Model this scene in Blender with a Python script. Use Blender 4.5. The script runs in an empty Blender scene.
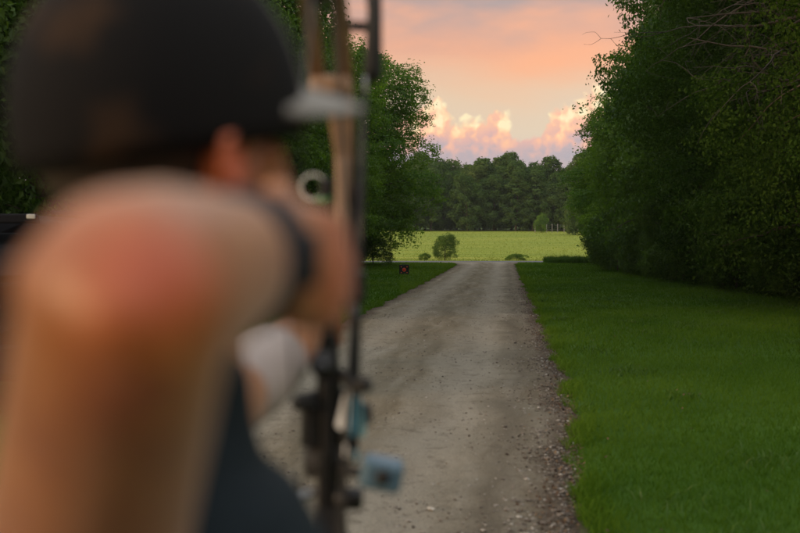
import bpy, math, random
import numpy as np
from mathutils import Vector

rng = np.random.default_rng(7)
random.seed(7)
sc = bpy.context.scene
COL = sc.collection
PI = math.pi
FPX, HOR = 1111.0, 240.0          # focal length and horizon of the 800 px photograph
EYE = 1.6


def at(px, py, d):
    """the point d metres ahead seen at a photo pixel"""
    return np.array([(px - 400) / FPX * d, d, EYE + (HOR - py) / FPX * d])


# ------------------------------------------------------------------ materials
def mat(name):
    m = bpy.data.materials.new(name)
    m.use_nodes = True
    nt = m.node_tree
    for n in list(nt.nodes):
        nt.nodes.remove(n)
    out = nt.nodes.new('ShaderNodeOutputMaterial')
    return m, nt, out


def N(nt, t, **kw):
    n = nt.nodes.new(t)
    for k, v in kw.items():
        if k.startswith('i_'):
            key = k[2:]
            key = int(key) if key.isdigit() else key.replace('_', ' ')
            n.inputs[key].default_value = v
        else:
            setattr(n, k, v)
    return n


def L(nt, a, b):
    nt.links.new(a, b)


def mixc(nt, fac, a, b, mode='MIX'):
    n = nt.nodes.new('ShaderNodeMix')
    n.data_type = 'RGBA'
    n.blend_type = mode
    for sock, v in ((n.inputs[0], fac), (n.inputs[6], a), (n.inputs[7], b)):
        if hasattr(v, 'is_output'):
            nt.links.new(v, sock)
        elif isinstance(v, (int, float)):
            sock.default_value = v
        else:
            sock.default_value = (*v, 1) if len(v) == 3 else v
    return n.outputs[2]


def math_n(nt, op, a, b=0.0, c=None, clamp=False):
    n = nt.nodes.new('ShaderNodeMath')
    n.operation = op
    n.use_clamp = clamp
    for i, v in enumerate((a, b, c)):
        if v is None:
            continue
        if hasattr(v, 'is_output'):
            nt.links.new(v, n.inputs[i])
        else:
            n.inputs[i].default_value = v
    return n.outputs[0]


def ramp(nt, fac, stops, interp='LINEAR'):
    n = nt.nodes.new('ShaderNodeValToRGB')
    cr = n.color_ramp
    cr.interpolation = interp
    while len(cr.elements) < len(stops):
        cr.elements.new(0.5)
    for e, (p, c) in zip(cr.elements, stops):
        e.position = p
        if isinstance(c, (int, float)):
            c = (c, c, c)
        e.color = (*c, 1)
    if fac is not None:
        nt.links.new(fac, n.inputs[0])
    return n.outputs[0]


def noise(nt, scale, detail=4, rough=0.55, vec=None, out='Fac', dist=0.0):
    n = nt.nodes.new('ShaderNodeTexNoise')
    n.inputs['Scale'].default_value = scale
    n.inputs['Detail'].default_value = detail
    n.inputs['Roughness'].default_value = rough
    n.inputs['Distortion'].default_value = dist
    if vec is not None:
        nt.links.new(vec, n.inputs['Vector'])
    return n.outputs[out]


def objco(nt, scale=(1, 1, 1), rot=(0, 0, 0)):
    tc = nt.nodes.new('ShaderNodeTexCoord')
    mp = nt.nodes.new('ShaderNodeMapping')
    mp.inputs['Scale'].default_value = scale
    mp.inputs['Rotation'].default_value = rot
    nt.links.new(tc.outputs['Object'], mp.inputs[0])
    return mp.outputs[0]


def simple(name, col, rough=0.5, metal=0.0, var=0.15, scale=30.0, spec=0.5, bump=0.0):
    m, nt, out = mat(name)
    p = N(nt, 'ShaderNodeBsdfPrincipled')
    co = objco(nt)
    nz = noise(nt, scale, 4, 0.6, co)
    lo = tuple(c * (1 - var) for c in col)
    hi = tuple(min(1, c * (1 + var)) for c in col)
    L(nt, ramp(nt, nz, [(0.3, lo), (0.7, hi)]), p.inputs['Base Color'])
    p.inputs['Roughness'].default_value = rough
    p.inputs['Metallic'].default_value = metal
    p.inputs['Specular IOR Level'].default_value = spec
    if bump:
        b = N(nt, 'ShaderNodeBump', i_Strength=bump, i_Distance=0.004)
        L(nt, nz, b.inputs['Height'])
        L(nt, b.outputs[0], p.inputs['Normal'])
    L(nt, p.outputs[0], out.inputs[0])
    return m


def leaf_mat(name, dark, light, transl=0.35, gloss=0.05):
    m, nt, out = mat(name)
    at_ = N(nt, 'ShaderNodeAttribute', attribute_name='tint')
    col = ramp(nt, at_.outputs['Fac'], [(0.0, dark), (0.55, tuple((a + b) / 2 for a, b in zip(dark, light))), (1.0, light)])
    d = N(nt, 'ShaderNodeBsdfDiffuse')
    t = N(nt, 'ShaderNodeBsdfTranslucent')
    g = N(nt, 'ShaderNodeBsdfGlossy', i_Roughness=0.45)
    g.inputs[0].default_value = (0.8, 0.85, 0.8, 1)
    L(nt, col, d.inputs[0])
    L(nt, mixc(nt, 1.0, col, (1.25, 1.35, 0.6), 'MULTIPLY'), t.inputs[0])
    ms = N(nt, 'ShaderNodeMixShader', i_0=transl)
    L(nt, d.outputs[0], ms.inputs[1])
    L(nt, t.outputs[0], ms.inputs[2])
    m2 = N(nt, 'ShaderNodeMixShader', i_0=gloss)
    L(nt, ms.outputs[0], m2.inputs[1])
    L(nt, g.outputs[0], m2.inputs[2])
    L(nt, m2.outputs[0], out.inputs[0])
    return m


M = {}
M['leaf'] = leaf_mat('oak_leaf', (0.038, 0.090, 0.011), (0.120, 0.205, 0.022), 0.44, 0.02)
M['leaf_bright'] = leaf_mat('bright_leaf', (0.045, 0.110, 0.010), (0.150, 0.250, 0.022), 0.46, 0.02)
M['leaf_dark'] = leaf_mat('shade_leaf', (0.030, 0.070, 0.012), (0.092, 0.155, 0.022), 0.40, 0.02)  # darker green; shade of the rear ranks is put into this colour
M['leaf_deep'] = leaf_mat('painted_shade_leaf', (0.018, 0.042, 0.009), (0.060, 0.104, 0.016), 0.36, 0.0)  # shade on the nearest wooded-side trees and shrubs, put into the leaf colour
M['leaf_far'] = leaf_mat('far_leaf', (0.048, 0.092, 0.028), (0.105, 0.170, 0.048), 0.3, 0.0)  # paler green: haze and sky light on the far wood put into the colour
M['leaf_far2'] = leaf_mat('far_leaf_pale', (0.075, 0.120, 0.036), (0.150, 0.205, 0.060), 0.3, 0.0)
M['grass'] = leaf_mat('grass_blade', (0.030, 0.082, 0.007), (0.096, 0.160, 0.017), 0.34, 0.0)
M['tallgrass'] = leaf_mat('tall_grass_blade', (0.03, 0.075, 0.008), (0.09, 0.15, 0.022), 0.3, 0.02)
M['meadow'] = leaf_mat('meadow_blade', (0.13, 0.18, 0.022), (0.24, 0.262, 0.042), 0.3, 0.02)
M['bark'] = simple('bark', (0.075, 0.058, 0.042), 0.9, 0, 0.45, 14, 0.2, 0.6)
M['deadwood'] = simple('dead_wood', (0.055, 0.049, 0.041), 0.9, 0, 0.3, 18, 0.2, 0.4)
M['black_metal'] = simple('black_metal', (0.012, 0.012, 0.013), 0.42, 0.3, 0.2, 60)
M['rubber'] = simple('black_rubber', (0.014, 0.014, 0.014), 0.75)
M['tan'] = simple('tan_riser', (0.29, 0.175, 0.10), 0.5, 0.0, 0.14, 25)
M['pale_ring'] = simple('pale_ring', (0.72, 0.74, 0.68), 0.35, 0.0, 0.06)
M['fibre'] = simple('green_fibre', (0.10, 0.34, 0.10), 0.35, 0, 0.1)
M['string'] = simple('bow_string', (0.03, 0.028, 0.026), 0.7)
M['steel'] = simple('brushed_steel', (0.45, 0.45, 0.46), 0.35, 0.9, 0.1)
M['paleblue'] = simple('pale_blue_anodised', (0.085, 0.155, 0.21), 0.45, 0.15, 0.15, 40)
M['vane_white'] = simple('white_vane', (0.75, 0.78, 0.8), 0.5)
M['vane_cyan'] = simple('cyan_vane', (0.10, 0.30, 0.38), 0.5)
M['carbon'] = simple('carbon_shaft', (0.02, 0.02, 0.022), 0.35)
M['navy'] = simple('navy_cotton', (0.008, 0.015, 0.020), 0.9, 0, 0.2, 70, 0.2, 0.25)
M['trousers'] = simple('dark_trousers', (0.03, 0.031, 0.034), 0.9, 0, 0.2, 60, 0.2, 0.25)
M['boot'] = simple('brown_boot', (0.07, 0.045, 0.028), 0.7, 0, 0.25, 30)
M['strap'] = simple('black_webbing', (0.011, 0.012, 0.016), 0.8, 0, 0.2, 80, 0.3)
M['guard'] = simple('pale_arm_guard', (0.34, 0.28, 0.25), 0.8, 0, 0.08, 40)
M['hair'] = simple('dark_hair', (0.03, 0.02, 0.014), 0.7, 0, 0.4, 120)
M['cap_grey'] = simple('grey_cap_cloth', (0.25, 0.235, 0.21), 0.9, 0, 0.08, 90, 0.2, 0.2)
M['car_paint'] = simple('black_car_paint', (0.004, 0.004, 0.005), 0.4, 0, 0.1, 20, 0.05)
M['car_trim'] = simple('grey_plastic_trim', (0.008, 0.008, 0.010), 0.8, 0, 0.1, 20, 0.1)
M['car_glass'] = simple('dark_tinted_glass', (0.004, 0.005, 0.006), 0.15, 0, 0.05, 10, 0.1)
M['lens_red'] = simple('red_lens', (0.05, 0.005, 0.006), 0.3)
M['lens_clear'] = simple('clear_lens', (0.42, 0.41, 0.36), 0.3)
M['plate'] = simple('pale_plate', (0.3, 0.3, 0.36), 0.45)
M['foam'] = simple('black_foam', (0.018, 0.018, 0.019), 0.9, 0, 0.3, 60, 0.2, 0.5)
M['orange_print'] = simple('orange_print', (0.72, 0.16, 0.03), 0.8)
M['red_print'] = simple('red_print', (0.62, 0.035, 0.02), 0.8)
M['post'] = simple('weathered_post', (0.30, 0.28, 0.23), 0.85, 0, 0.25, 12)
M['wire'] = simple('fence_wire', (0.2, 0.2, 0.2), 0.5, 0.7)


def cap_mat():
    m, nt, out = mat('dark_patterned_cap_cloth')
    p = N(nt, 'ShaderNodeBsdfPrincipled', i_Roughness=0.92)
    p.inputs['Specular IOR Level'].default_value = 0.15
    co = objco(nt)
    f = ramp(nt, noise(nt, 11, 2, 0.5, co), [(0.56, 0.0), (0.66, 1.0)])
    base = mixc(nt, f, (0.0085, 0.008, 0.008), (0.034, 0.020, 0.012))
    L(nt, base, p.inputs['Base Color'])
    b = N(nt, 'ShaderNodeBump', i_Strength=0.3, i_Distance=0.002)
    L(nt, noise(nt, 400, 2, 0.5, co), b.inputs['Height'])
    L(nt, b.outputs[0], p.inputs['Normal'])
    L(nt, p.outputs[0], out.inputs[0])
    return m


M['cap'] = cap_mat()


def skin_mat():
    m, nt, out = mat('skin')
    p = N(nt, 'ShaderNodeBsdfPrincipled', i_Roughness=0.44)
    co = objco(nt)
    a = N(nt, 'ShaderNodeAttribute', attribute_name='tint')
    n1 = ramp(nt, noise(nt, 26, 5, 0.65, co), [(0.35, 0.0), (0.65, 1.0)])
    base = mixc(nt, n1, (0.25, 0.078, 0.017), (0.36, 0.136, 0.034))
    base = mixc(nt, a.outputs['Fac'], base, (0.50, 0.092, 0.026))
    n2 = ramp(nt, noise(nt, 160, 2, 0.5, co), [(0.62, 0.0), (0.72, 0.35)])
    base = mixc(nt, n2, base, (0.22, 0.08, 0.035))
    L(nt, base, p.inputs['Base Color'])
    p.inputs['Subsurface Weight'].default_value = 0.12
    p.inputs['Subsurface Radius'].default_value = (0.012, 0.004, 0.002)
    p.inputs['Subsurface Scale'].default_value = 0.5
    p.inputs['Specular IOR Level'].default_value = 0.55
    p.inputs['Sheen Weight'].default_value = 0.22
    p.inputs['Sheen Roughness'].default_value = 0.4
    p.inputs['Sheen Tint'].default_value = (0.9, 0.88, 0.85, 1)
    b = N(nt, 'ShaderNodeBump', i_Strength=0.2, i_Distance=0.001)
    L(nt, noise(nt, 500, 3, 0.6, co), b.inputs['Height'])
    L(nt, b.outputs[0], p.inputs['Normal'])
    L(nt, p.outputs[0], out.inputs[0])
    return m


M['skin'] = skin_mat()


def road_mat():
    m, nt, out = mat('gravel_track')
    p = N(nt, 'ShaderNodeBsdfPrincipled', i_Roughness=0.95)
    p.inputs['Specular IOR Level'].default_value = 0.15
    co = objco(nt)
    across = N(nt, 'ShaderNodeAttribute', attribute_name='across')   # -1 left edge .. 1 right edge
    ac = across.outputs['Fac']
    sp = N(nt, 'ShaderNodeSeparateXYZ')
    L(nt, co, sp.inputs[0])
    cm = N(nt, 'ShaderNodeCombineXYZ')
    L(nt, math_n(nt, 'MULTIPLY', ac, 2.6), cm.inputs[0])
    L(nt, math_n(nt, 'MULTIPLY', sp.outputs[1], 0.09), cm.inputs[1])
    streak = cm.outputs[0]
    n_st = noise(nt, 2.6, 6, 0.62, streak)
    n_big = noise(nt, 0.55, 4, 0.6, co)
    n_mid = noise(nt, 5.5, 6, 0.7, co, dist=0.4)
    n_fine = noise(nt, 62, 5, 0.75, co)
    n_peb = N(nt, 'ShaderNodeTexVoronoi', i_Scale=75.0)
    L(nt, co, n_peb.inputs['Vector'])
    base = ramp(nt, n_st, [(0.32, (0.122, 0.096, 0.060)), (0.50, (0.195, 0.162, 0.110)), (0.66, (0.275, 0.240, 0.180))])
    base = mixc(nt, ramp(nt, n_big, [(0.42, 0.0), (0.62, 0.6)]), base, (0.150, 0.136, 0.10))
    # pale packed wheel tracks and a greyer, stonier middle and rim
    def band(c, w):
        d = math_n(nt, 'ABSOLUTE', math_n(nt, 'SUBTRACT', math_n(nt, 'ADD', ac, math_n(nt, 'MULTIPLY', math_n(nt, 'SUBTRACT', n_big, 0.5), 0.35)), c))
        return math_n(nt, 'SUBTRACT', 1.0, math_n(nt, 'DIVIDE', d, w), clamp=True)
    tr = math_n(nt, 'MAXIMUM', band(-0.45, 0.3), band(0.42, 0.3))
    base = mixc(nt, math_n(nt, 'MULTIPLY', tr, 0.62), base, (0.32, 0.288, 0.232))
    base = mixc(nt, math_n(nt, 'MULTIPLY', band(0.72, 0.14), 0.5), base, (0.10, 0.084, 0.064))
    rim = ramp(nt, math_n(nt, 'ADD', math_n(nt, 'ABSOLUTE', ac), math_n(nt, 'MULTIPLY', math_n(nt, 'SUBTRACT', n_mid, 0.5), 0.35)), [(0.80, 0.0), (0.96, 1.0)])
    base = mixc(nt, rim, base, (0.075, 0.054, 0.038))
    base = mixc(nt, ramp(nt, n_mid, [(0.36, 0.5), (0.46, 0.0)]), base, (0.105, 0.086, 0.062))
    fine = ramp(nt, n_fine, [(0.3, 0.55), (0.5, 1.0), (0.75, 1.35)])
    base = mixc(nt, 0.8, base, fine, 'MULTIPLY')
    L(nt, base, p.inputs['Base Color'])
    h = math_n(nt, 'ADD', math_n(nt, 'MULTIPLY', n_mid, 1.2), math_n(nt, 'ADD', math_n(nt, 'MULTIPLY', n_fine, 0.5), math_n(nt, 'MULTIPLY', n_peb.outputs['Distance'], -0.35)))
    b = N(nt, 'ShaderNodeBump', i_Strength=0.9, i_Distance=0.03)
    L(nt, h, b.inputs['Height'])
    L(nt, b.outputs[0], p.inputs['Normal'])
    L(nt, p.outputs[0], out.inputs[0])
    return m


M['road'] = road_mat()


def turf_mat(name, a, b_, c, fscale=(1, 1, 1), s1=0.35, s2=9, grain=0.75):
    m, nt, out = mat(name)
    p = N(nt, 'ShaderNodeBsdfPrincipled', i_Roughness=0.95)
    p.inputs['Specular IOR Level'].default_value = 0.1
    co = objco(nt, fscale)
    n1 = noise(nt, s1, 5, 0.6, co, dist=0.3)
    n2 = noise(nt, s2, 6, 0.75, objco(nt))
    base = ramp(nt, n1, [(0.3, a), (0.52, b_), (0.72, c)])
    base = mixc(nt, grain, base, ramp(nt, n2, [(0.25, 0.55), (0.5, 1.0), (0.75, 1.4)]), 'MULTIPLY')
    L(nt, base, p.inputs['Base Color'])
    bu = N(nt, 'ShaderNodeBump', i_Strength=grain, i_Distance=0.05)
    L(nt, n2, bu.inputs['Height'])
    L(nt, bu.outputs[0], p.inputs['Normal'])
    L(nt, p.outputs[0], out.inputs[0])
    return m


M['lawn'] = turf_mat('lawn_turf', (0.030, 0.072, 0.008), (0.045, 0.098, 0.010), (0.066, 0.120, 0.015))
M['field'] = turf_mat('meadow_turf', (0.125, 0.172, 0.022), (0.195, 0.235, 0.028), (0.29, 0.275, 0.05), (0.25, 1.6, 1), 0.16, 5.0, 0.25)
M['soil'] = turf_mat('soil', (0.03, 0.05, 0.012), (0.05, 0.085, 0.016), (0.08, 0.11, 0.024))
M['asphalt'] = turf_mat('pale_asphalt', (0.11, 0.11, 0.115), (0.14, 0.14, 0.145), (0.17, 0.17, 0.175), (1, 1, 1), 0.8, 30)


def stone_mat(name, stops):
    m, nt, out = mat(name)
    p = N(nt, 'ShaderNodeBsdfPrincipled', i_Roughness=0.9)
    p.inputs['Specular IOR Level'].default_value = 0.2
    a = N(nt, 'ShaderNodeAttribute', attribute_name='tint')
    L(nt, ramp(nt, a.outputs['Fac'], stops), p.inputs['Base Color'])
    L(nt, p.outputs[0], out.inputs[0])
    return m


M['stone'] = stone_mat('loose_stone', [(0, (0.05, 0.04, 0.032)), (0.5, (0.15, 0.125, 0.10)), (1, (0.33, 0.31, 0.27))])
M['litter'] = stone_mat('dry_leaf', [(0, (0.028, 0.018, 0.012)), (0.6, (0.085, 0.048, 0.027)), (1, (0.16, 0.10, 0.05))])


# ------------------------------------------------------------------ mesh helpers
def mesh_np(name, V, F, tint=None, smooth=False, dom='FACE', aname='tint'):
    """V (n,3); F list of (k, m) index arrays"""
    me = bpy.data.meshes.new(name)
    V = np.asarray(V, np.float32)
    me.vertices.add(len(V))
    me.vertices.foreach_set('co', V.ravel())
    Fs = [np.asarray(f, np.int32) for f in (F if isinstance(F, list) else [F]) if len(f)]
    loops = np.concatenate([f.ravel() for f in Fs])
    tot = np.concatenate([np.full(len(f), f.shape[1], np.int32) for f in Fs])
    start = np.concatenate([[0], np.cumsum(tot)[:-1]]).astype(np.int32)
    me.loops.add(len(loops))
    me.loops.foreach_set('vertex_index', loops)
    me.polygons.add(len(tot))
    me.polygons.foreach_set('loop_start', start)
    me.polygons.foreach_set('use_smooth', np.full(len(tot), smooth))
    me.update(calc_edges=True)
    me.validate()
    if tint is not None:
        a = me.attributes.new(aname, 'FLOAT', dom)
        a.data.foreach_set('value', np.asarray(tint, np.float32))
    return me


def link(name, me, material=None, parent=None, loc=None):
    o = bpy.data.objects.new(name, me)
    COL.objects.link(o)
    if material is not None:
        me.materials.append(M[material] if isinstance(material, str) else material)
    if parent is not None:
        o.parent = parent
    if loc is not None:
        o.location = loc
    return o


def tag(o, label=None, cat=None, group=None, kind=None):
    if label:
        o['label'] = label
    if cat:
        o['category'] = cat
    if group:
        o['group'] = group
    if kind:
        o['kind'] = kind
    return o


def empty(name, loc, label, cat, group=None, rz=0):
    o = bpy.data.objects.new(name, None)
    o.empty_display_size = 0.2
    COL.objects.link(o)
    o.location = loc
    o.rotation_euler = (0, 0, rz)
    return tag(o, label, cat, group)


class MB:
    """collects shapes in world or local coordinates; build() links them as one mesh object"""

    def __init__(s):
        s.v, s.f4, s.f3, s.fn, s.n = [], [], [], [], 0

    def add(s, V, F):
        V = np.asarray(V, float)
        for f in F:
            g = [i + s.n for i in f]
            (s.f4 if len(g) == 4 else s.f3 if len(g) == 3 else s.fn).append(g)
        s.v.append(V)
        s.n += len(V)

    def tube(s, pts, radii, sides=12, up=None, cap=True):
        """lofted tube; radii floats or (ra, rb); rb is along UP where given. Rounded ends."""
        P = [np.asarray(p, float) for p in pts]
        R = [(r, r) if np.isscalar(r) else tuple(r) for r in radii]
        tang = []
        for i in range(len(P)):
            t = P[min(i + 1, len(P) - 1)] - P[max(i - 1, 0)]
            tang.append(t / (np.linalg.norm(t) + 1e-9))
        if cap:
            t0, t1 = tang[0], tang[-1]
            pre, post = [], []
            for a in (80, 60, 35):
                k, c = math.sin(math.radians(a)), math.cos(math.radians(a))
                r0, r1 = min(R[0]), min(R[-1])
                pre.append((P[0] - t0 * r0 * k, (R[0][0] * c, R[0][1] * c)))
                post.append((P[-1] + t1 * r1 * k, (R[-1][0] * c, R[-1][1] * c)))
            P = [p for p, _ in pre] + P + [p for p, _ in reversed(post)]
            R = [r for _, r in pre] + R + [r for _, r in reversed(post)]
            tang = [t0] * 3 + tang + [t1] * 3
        u = np.asarray(up, float) if up is not None else None
        if u is None:
            u = np.array([0, 0, 1.0]) if abs(tang[0][2]) < 0.9 else np.array([1.0, 0, 0])
        V, F = [], []
        for i, (p, r, t) in enumerate(zip(P, R, tang)):
            w = u - t * np.dot(u, t)
            w /= np.linalg.norm(w) + 1e-9
            if up is None:
                u = w
            q = np.cross(t, w)
            for k in range(sides):
                a = 2 * PI * k / sides
                V.append(p + q * r[0] * math.cos(a) + w * r[1] * math.sin(a))
        n = len(P)
        for i in range(n - 1):
            for k in range(sides):
                k2 = (k + 1) % sides
                F.append([i * sides + k, i * sides + k2, (i + 1) * sides + k2, (i + 1) * sides + k])
        F.append([k for k in range(sides)][::-1])
        F.append([(n - 1) * sides + k for k in range(sides)])
        s.add(V, F)
        return s

    def ell(s, c, r, axes=None, nu=20, nv=12):
        A = np.eye(3) if axes is None else np.array(axes, float)
        V, F = [], []
        for j in range(1, nv):
            th = PI * j / nv
            for i in range(nu):
                ph = 2 * PI * i / nu
                l = np.array([math.sin(th) * math.cos(ph) * r[0], math.sin(th) * math.sin(ph) * r[1], math.cos(th) * r[2]])
                V.append(np.asarray(c) + l @ A)
        top, bot = len(V), len(V) + 1
        V.append(np.asarray(c) + np.array([0, 0, r[2]]) @ A)
        V.append(np.asarray(c) - np.array([0, 0, r[2]]) @ A)
        for j in range(nv - 2):
            for i in range(nu):
                i2 = (i + 1) % nu
                F.append([j * nu + i, (j + 1) * nu + i, (j + 1) * nu + i2, j * nu + i2])
        for i in range(nu):
            i2 = (i + 1) % nu
            F.append([top, i, i2])
            F.append([bot, (nv - 2) * nu + i2, (nv - 2) * nu + i])
        s.add(V, F)
        return s

    def box(s, c, h, axes=None):
        A = np.eye(3) if axes is None else np.array(axes, float)
        V = [np.asarray(c) + (np.array([x, y, z]) * np.array(h)) @ A for x in (-1, 1) for y in (-1, 1) for z in (-1, 1)]
        s.add(V, [[0, 1, 3, 2], [4, 6, 7, 5], [0, 4, 5, 1], [2, 3, 7, 6], [0, 2, 6, 4], [1, 5, 7, 3]])
        return s

    def bar(s, pts, h):
        """rectangular bar along pts in a YZ plane; h = (half x, half depth) or a list of those"""
        P = [np.asarray(p, float) for p in pts]
        H = h if isinstance(h, list) else [h] * len(P)
        V, F = [], []
        for i, p in enumerate(P):
            t = P[min(i + 1, len(P) - 1)] - P[max(i - 1, 0)]
            t /= np.linalg.norm(t)
            x = np.array([1.0, 0, 0])
            q = np.cross(t, x)
            q /= np.linalg.norm(q)
            for a, b in ((-1, -1), (1, -1), (1, 1), (-1, 1)):
                V.append(p + x * a * H[i][0] + q * b * H[i][1])
        for i in range(len(P) - 1):
            for k in range(4):
                k2 = (k + 1) % 4
                F.append([i * 4 + k, i * 4 + k2, i * 4 + 4 + k2, i * 4 + 4 + k])
        F.append([3, 2, 1, 0])
        F.append([len(P) * 4 - 4 + k for k in range(4)])
        s.add(V, F)
        return s

    def torus(s, c, R, r, axis=1, nu=36, nv=10):
        V, F = [], []
        for i in range(nu):
            a = 2 * PI * i / nu
            for j in range(nv):
                b = 2 * PI * j / nv
                x, y, z = (R + r * math.cos(b)) * math.cos(a), r * math.sin(b), (R + r * math.cos(b)) * math.sin(a)
                p = (x, y, z) if axis == 1 else (y, x, z) if axis == 0 else (x, z, y)
                V.append(np.asarray(c) + np.array(p))
        for i in range(nu):
            for j in range(nv):
                i2, j2 = (i + 1) % nu, (j + 1) % nv
                F.append([i * nv + j, i2 * nv + j, i2 * nv + j2, i * nv + j2])
        s.add(V, F)
        return s

    def lathe(s, c, prof, axis=0, nu=32):
        """prof: list of (offset along axis, radius)"""
        V, F = [], []
        for o, r in prof:
            for i in range(nu):
                a = 2 * PI * i / nu
                p = {0: (o, r * math.cos(a), r * math.sin(a)), 1: (r * math.cos(a), o, r * math.sin(a)), 2: (r * math.cos(a), r * math.sin(a), o)}[axis]
                V.append(np.asarray(c) + np.array(p))
        for k in range(len(prof) - 1):
            for i in range(nu):
                i2 = (i + 1) % nu
                F.append([k * nu + i, k * nu + i2, k * nu + nu + i2, k * nu + nu + i])
        F.append(list(range(nu))[::-1])
        F.append([(len(prof) - 1) * nu + i for i in range(nu)])
        s.add(V, F)
        return s

    def mesh(s, name, smooth=True):
        me = bpy.data.meshes.new(name)
        me.from_pydata(np.concatenate(s.v).tolist(), [], s.f4 + s.f3 + s.fn)
        me.validate()
        me.polygons.foreach_set('use_smooth', [smooth] * len(me.polygons))
        return me

    def build(s, name, material, parent=None, smooth=True, bevel=0.0, remesh=0.0, smooth_it=6, origin=None):
        if origin is not None:
            s.v = [v - np.asarray(origin) for v in s.v]
        elif parent is not None:
            q = parent
            off = np.zeros(3)
            while q is not None:
                off += np.array(q.location)
                q = q.parent
            s.v = [v - off for v in s.v]
        me = s.mesh(name, smooth)
        o = link(name, me, None, parent)
        if bevel:
            b = o.modifiers.new('b', 'BEVEL')
            b.width = bevel
            b.segments = 2
            b.limit_method = 'ANGLE'
        if remesh:
            r = o.modifiers.new('r', 'REMESH')
            r.mode = 'VOXEL'
            r.voxel_size = remesh
            r.use_smooth_shade = True
            sm = o.modifiers.new('s', 'SMOOTH')
            sm.factor = 0.5
            sm.iterations = smooth_it
        if bevel or remesh:
            dg = bpy.context.evaluated_depsgraph_get()
            me2 = bpy.data.meshes.new_from_object(o.evaluated_get(dg))
            o.modifiers.clear()
            o.data = me2
            bpy.data.meshes.remove(me)
            me2.name = name
            if remesh:
                me2.polygons.foreach_set('use_smooth', [True] * len(me2.polygons))
        o.data.materials.clear()
        o.data.materials.append(M[material])
        if origin is not None:
            o.location = origin
        return o


def copy_tree(o, parent=None):
    c = o.copy()
    COL.objects.link(c)
    c.parent = parent
    for ch in list(o.children):
        copy_tree(ch, c)
    return c


# ------------------------------------------------------------------ terrain
def hgt(x, y):
    """height of the land: flat by the track, rising gently across the meadow"""
    t = np.clip((np.asarray(y, float) - 92) / 170, 0, 3)
    return 3.9 * t ** 1.15 * (t > 0) + 0.0 * np.asarray(x)


def sheet(name, xs, ys, z, material, kind='structure', bump=0.0):
    X, Y = np.meshgrid(xs, ys)
    Z = hgt(X, Y) + z
    if bump:
        Z = Z + bump * (np.sin(X * 0.31 + Y * 0.17) * np.sin(Y * 0.23 - X * 0.11))
    V = np.stack([X, Y, Z], -1).reshape(-1, 3)
    nx, ny = len(xs), len(ys)
    i = np.arange(nx * ny).reshape(ny, nx)
    F = np.stack([i[:-1, :-1], i[:-1, 1:], i[1:, 1:], i[1:, :-1]], -1).reshape(-1, 4)
    o = link(name, mesh_np(name, V, F, smooth=True), material)
    tag(o, kind=kind)
    return o


CROSS0, CROSS1 = 79.0, 84.0
tag(sheet('ground', np.linspace(-2500, 2500, 41), np.concatenate([np.linspace(-600, 80, 10), np.linspace(92, 600, 40), np.linspace(700, 3500, 8)]), -0.05, 'soil'),
    'rough green land lying around the lawns and the meadow')
tag(sheet('lawn', np.linspace(-60, 60, 61), np.linspace(-60, CROSS0 - 0.4, 70), 0.0, 'lawn'), 'green mown lawn on both sides of the gravel track')
tag(sheet('meadow', np.linspace(-260, 260, 40), np.linspace(CROSS1 + 0.4, 254, 60), 0.0, 'field'), 'yellow green open meadow beyond the cross road')
tag(sheet('cross_road', np.linspace(-120, 120, 30), np.linspace(CROSS0 - 0.6, CROSS1 + 0.6, 5), 0.008, 'asphalt'), 'pale grey road crossing behind the end of the track')


def redge(y):
    """right edge of the gravel track"""
    return np.interp(y, [-60, 3, 6, 7.5, 10.1, 13, 23.7, 40, 70, 77, 79.6], [-1.0, 0.65, 0.93, 1.22, 1.58, 1.92, 2.95, 4.5, 7.35, 8.25, 9.6])


def ledge(y):
    return np.interp(y, [-60, 3, 6, 10.1, 23.7, 40, 70, 77, 79.6], [-6.5, -3.0, -2.75, -2.25, -0.85, 0.75, 3.50, 3.6, -0.6])


def wob(y, s):
    return 0.05 * np.sin(y * 1.9 + s) + 0.035 * np.sin(y * 4.7 + 2 * s) + 0.02 * np.sin(y * 11.3 + s)


ys = np.concatenate([np.linspace(-60, 3, 60), np.linspace(3.1, 30, 300), np.linspace(30.3, 79.6, 150)])
na = 25
ac = np.linspace(-1, 1, na)
Yg, Ag = np.meshgrid(ys, ac, indexing='ij')
l_, r_ = ledge(Yg) + wob(Yg, 1.0), redge(Yg) + wob(Yg, 2.3)
Xg = l_ + (r_ - l_) * (Ag + 1) / 2
Zg = 0.012 + 0.035 * (1 - Ag ** 2) - 0.02 * np.exp(-((np.abs(Ag) - 0.44) / 0.14) ** 2) + 0.004 * np.sin(Yg * 2.3 + Ag * 5)
Zg[:, 0] = Zg[:, -1] = 0.004
V = np.stack([Xg, Yg, Zg], -1).reshape(-1, 3)
ii = np.arange(len(ys) * na).reshape(len(ys), na)
F = np.stack([ii[:-1, :-1], ii[:-1, 1:], ii[1:, 1:], ii[1:, :-1]], -1).reshape(-1, 4)
o = link('gravel_track', mesh_np('gravel_track', V, F, tint=Ag.ravel(), smooth=True, dom='POINT', aname='across'), 'road')
tag(o, 'worn pale gravel track running away to the cross road', kind='structure')


def on_track(x, y, m=0.0):
    return (x > ledge(y) + wob(y, 1.0) - m) & (x < redge(y) + wob(y, 2.3) + m) & (y < CROSS0)


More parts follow.
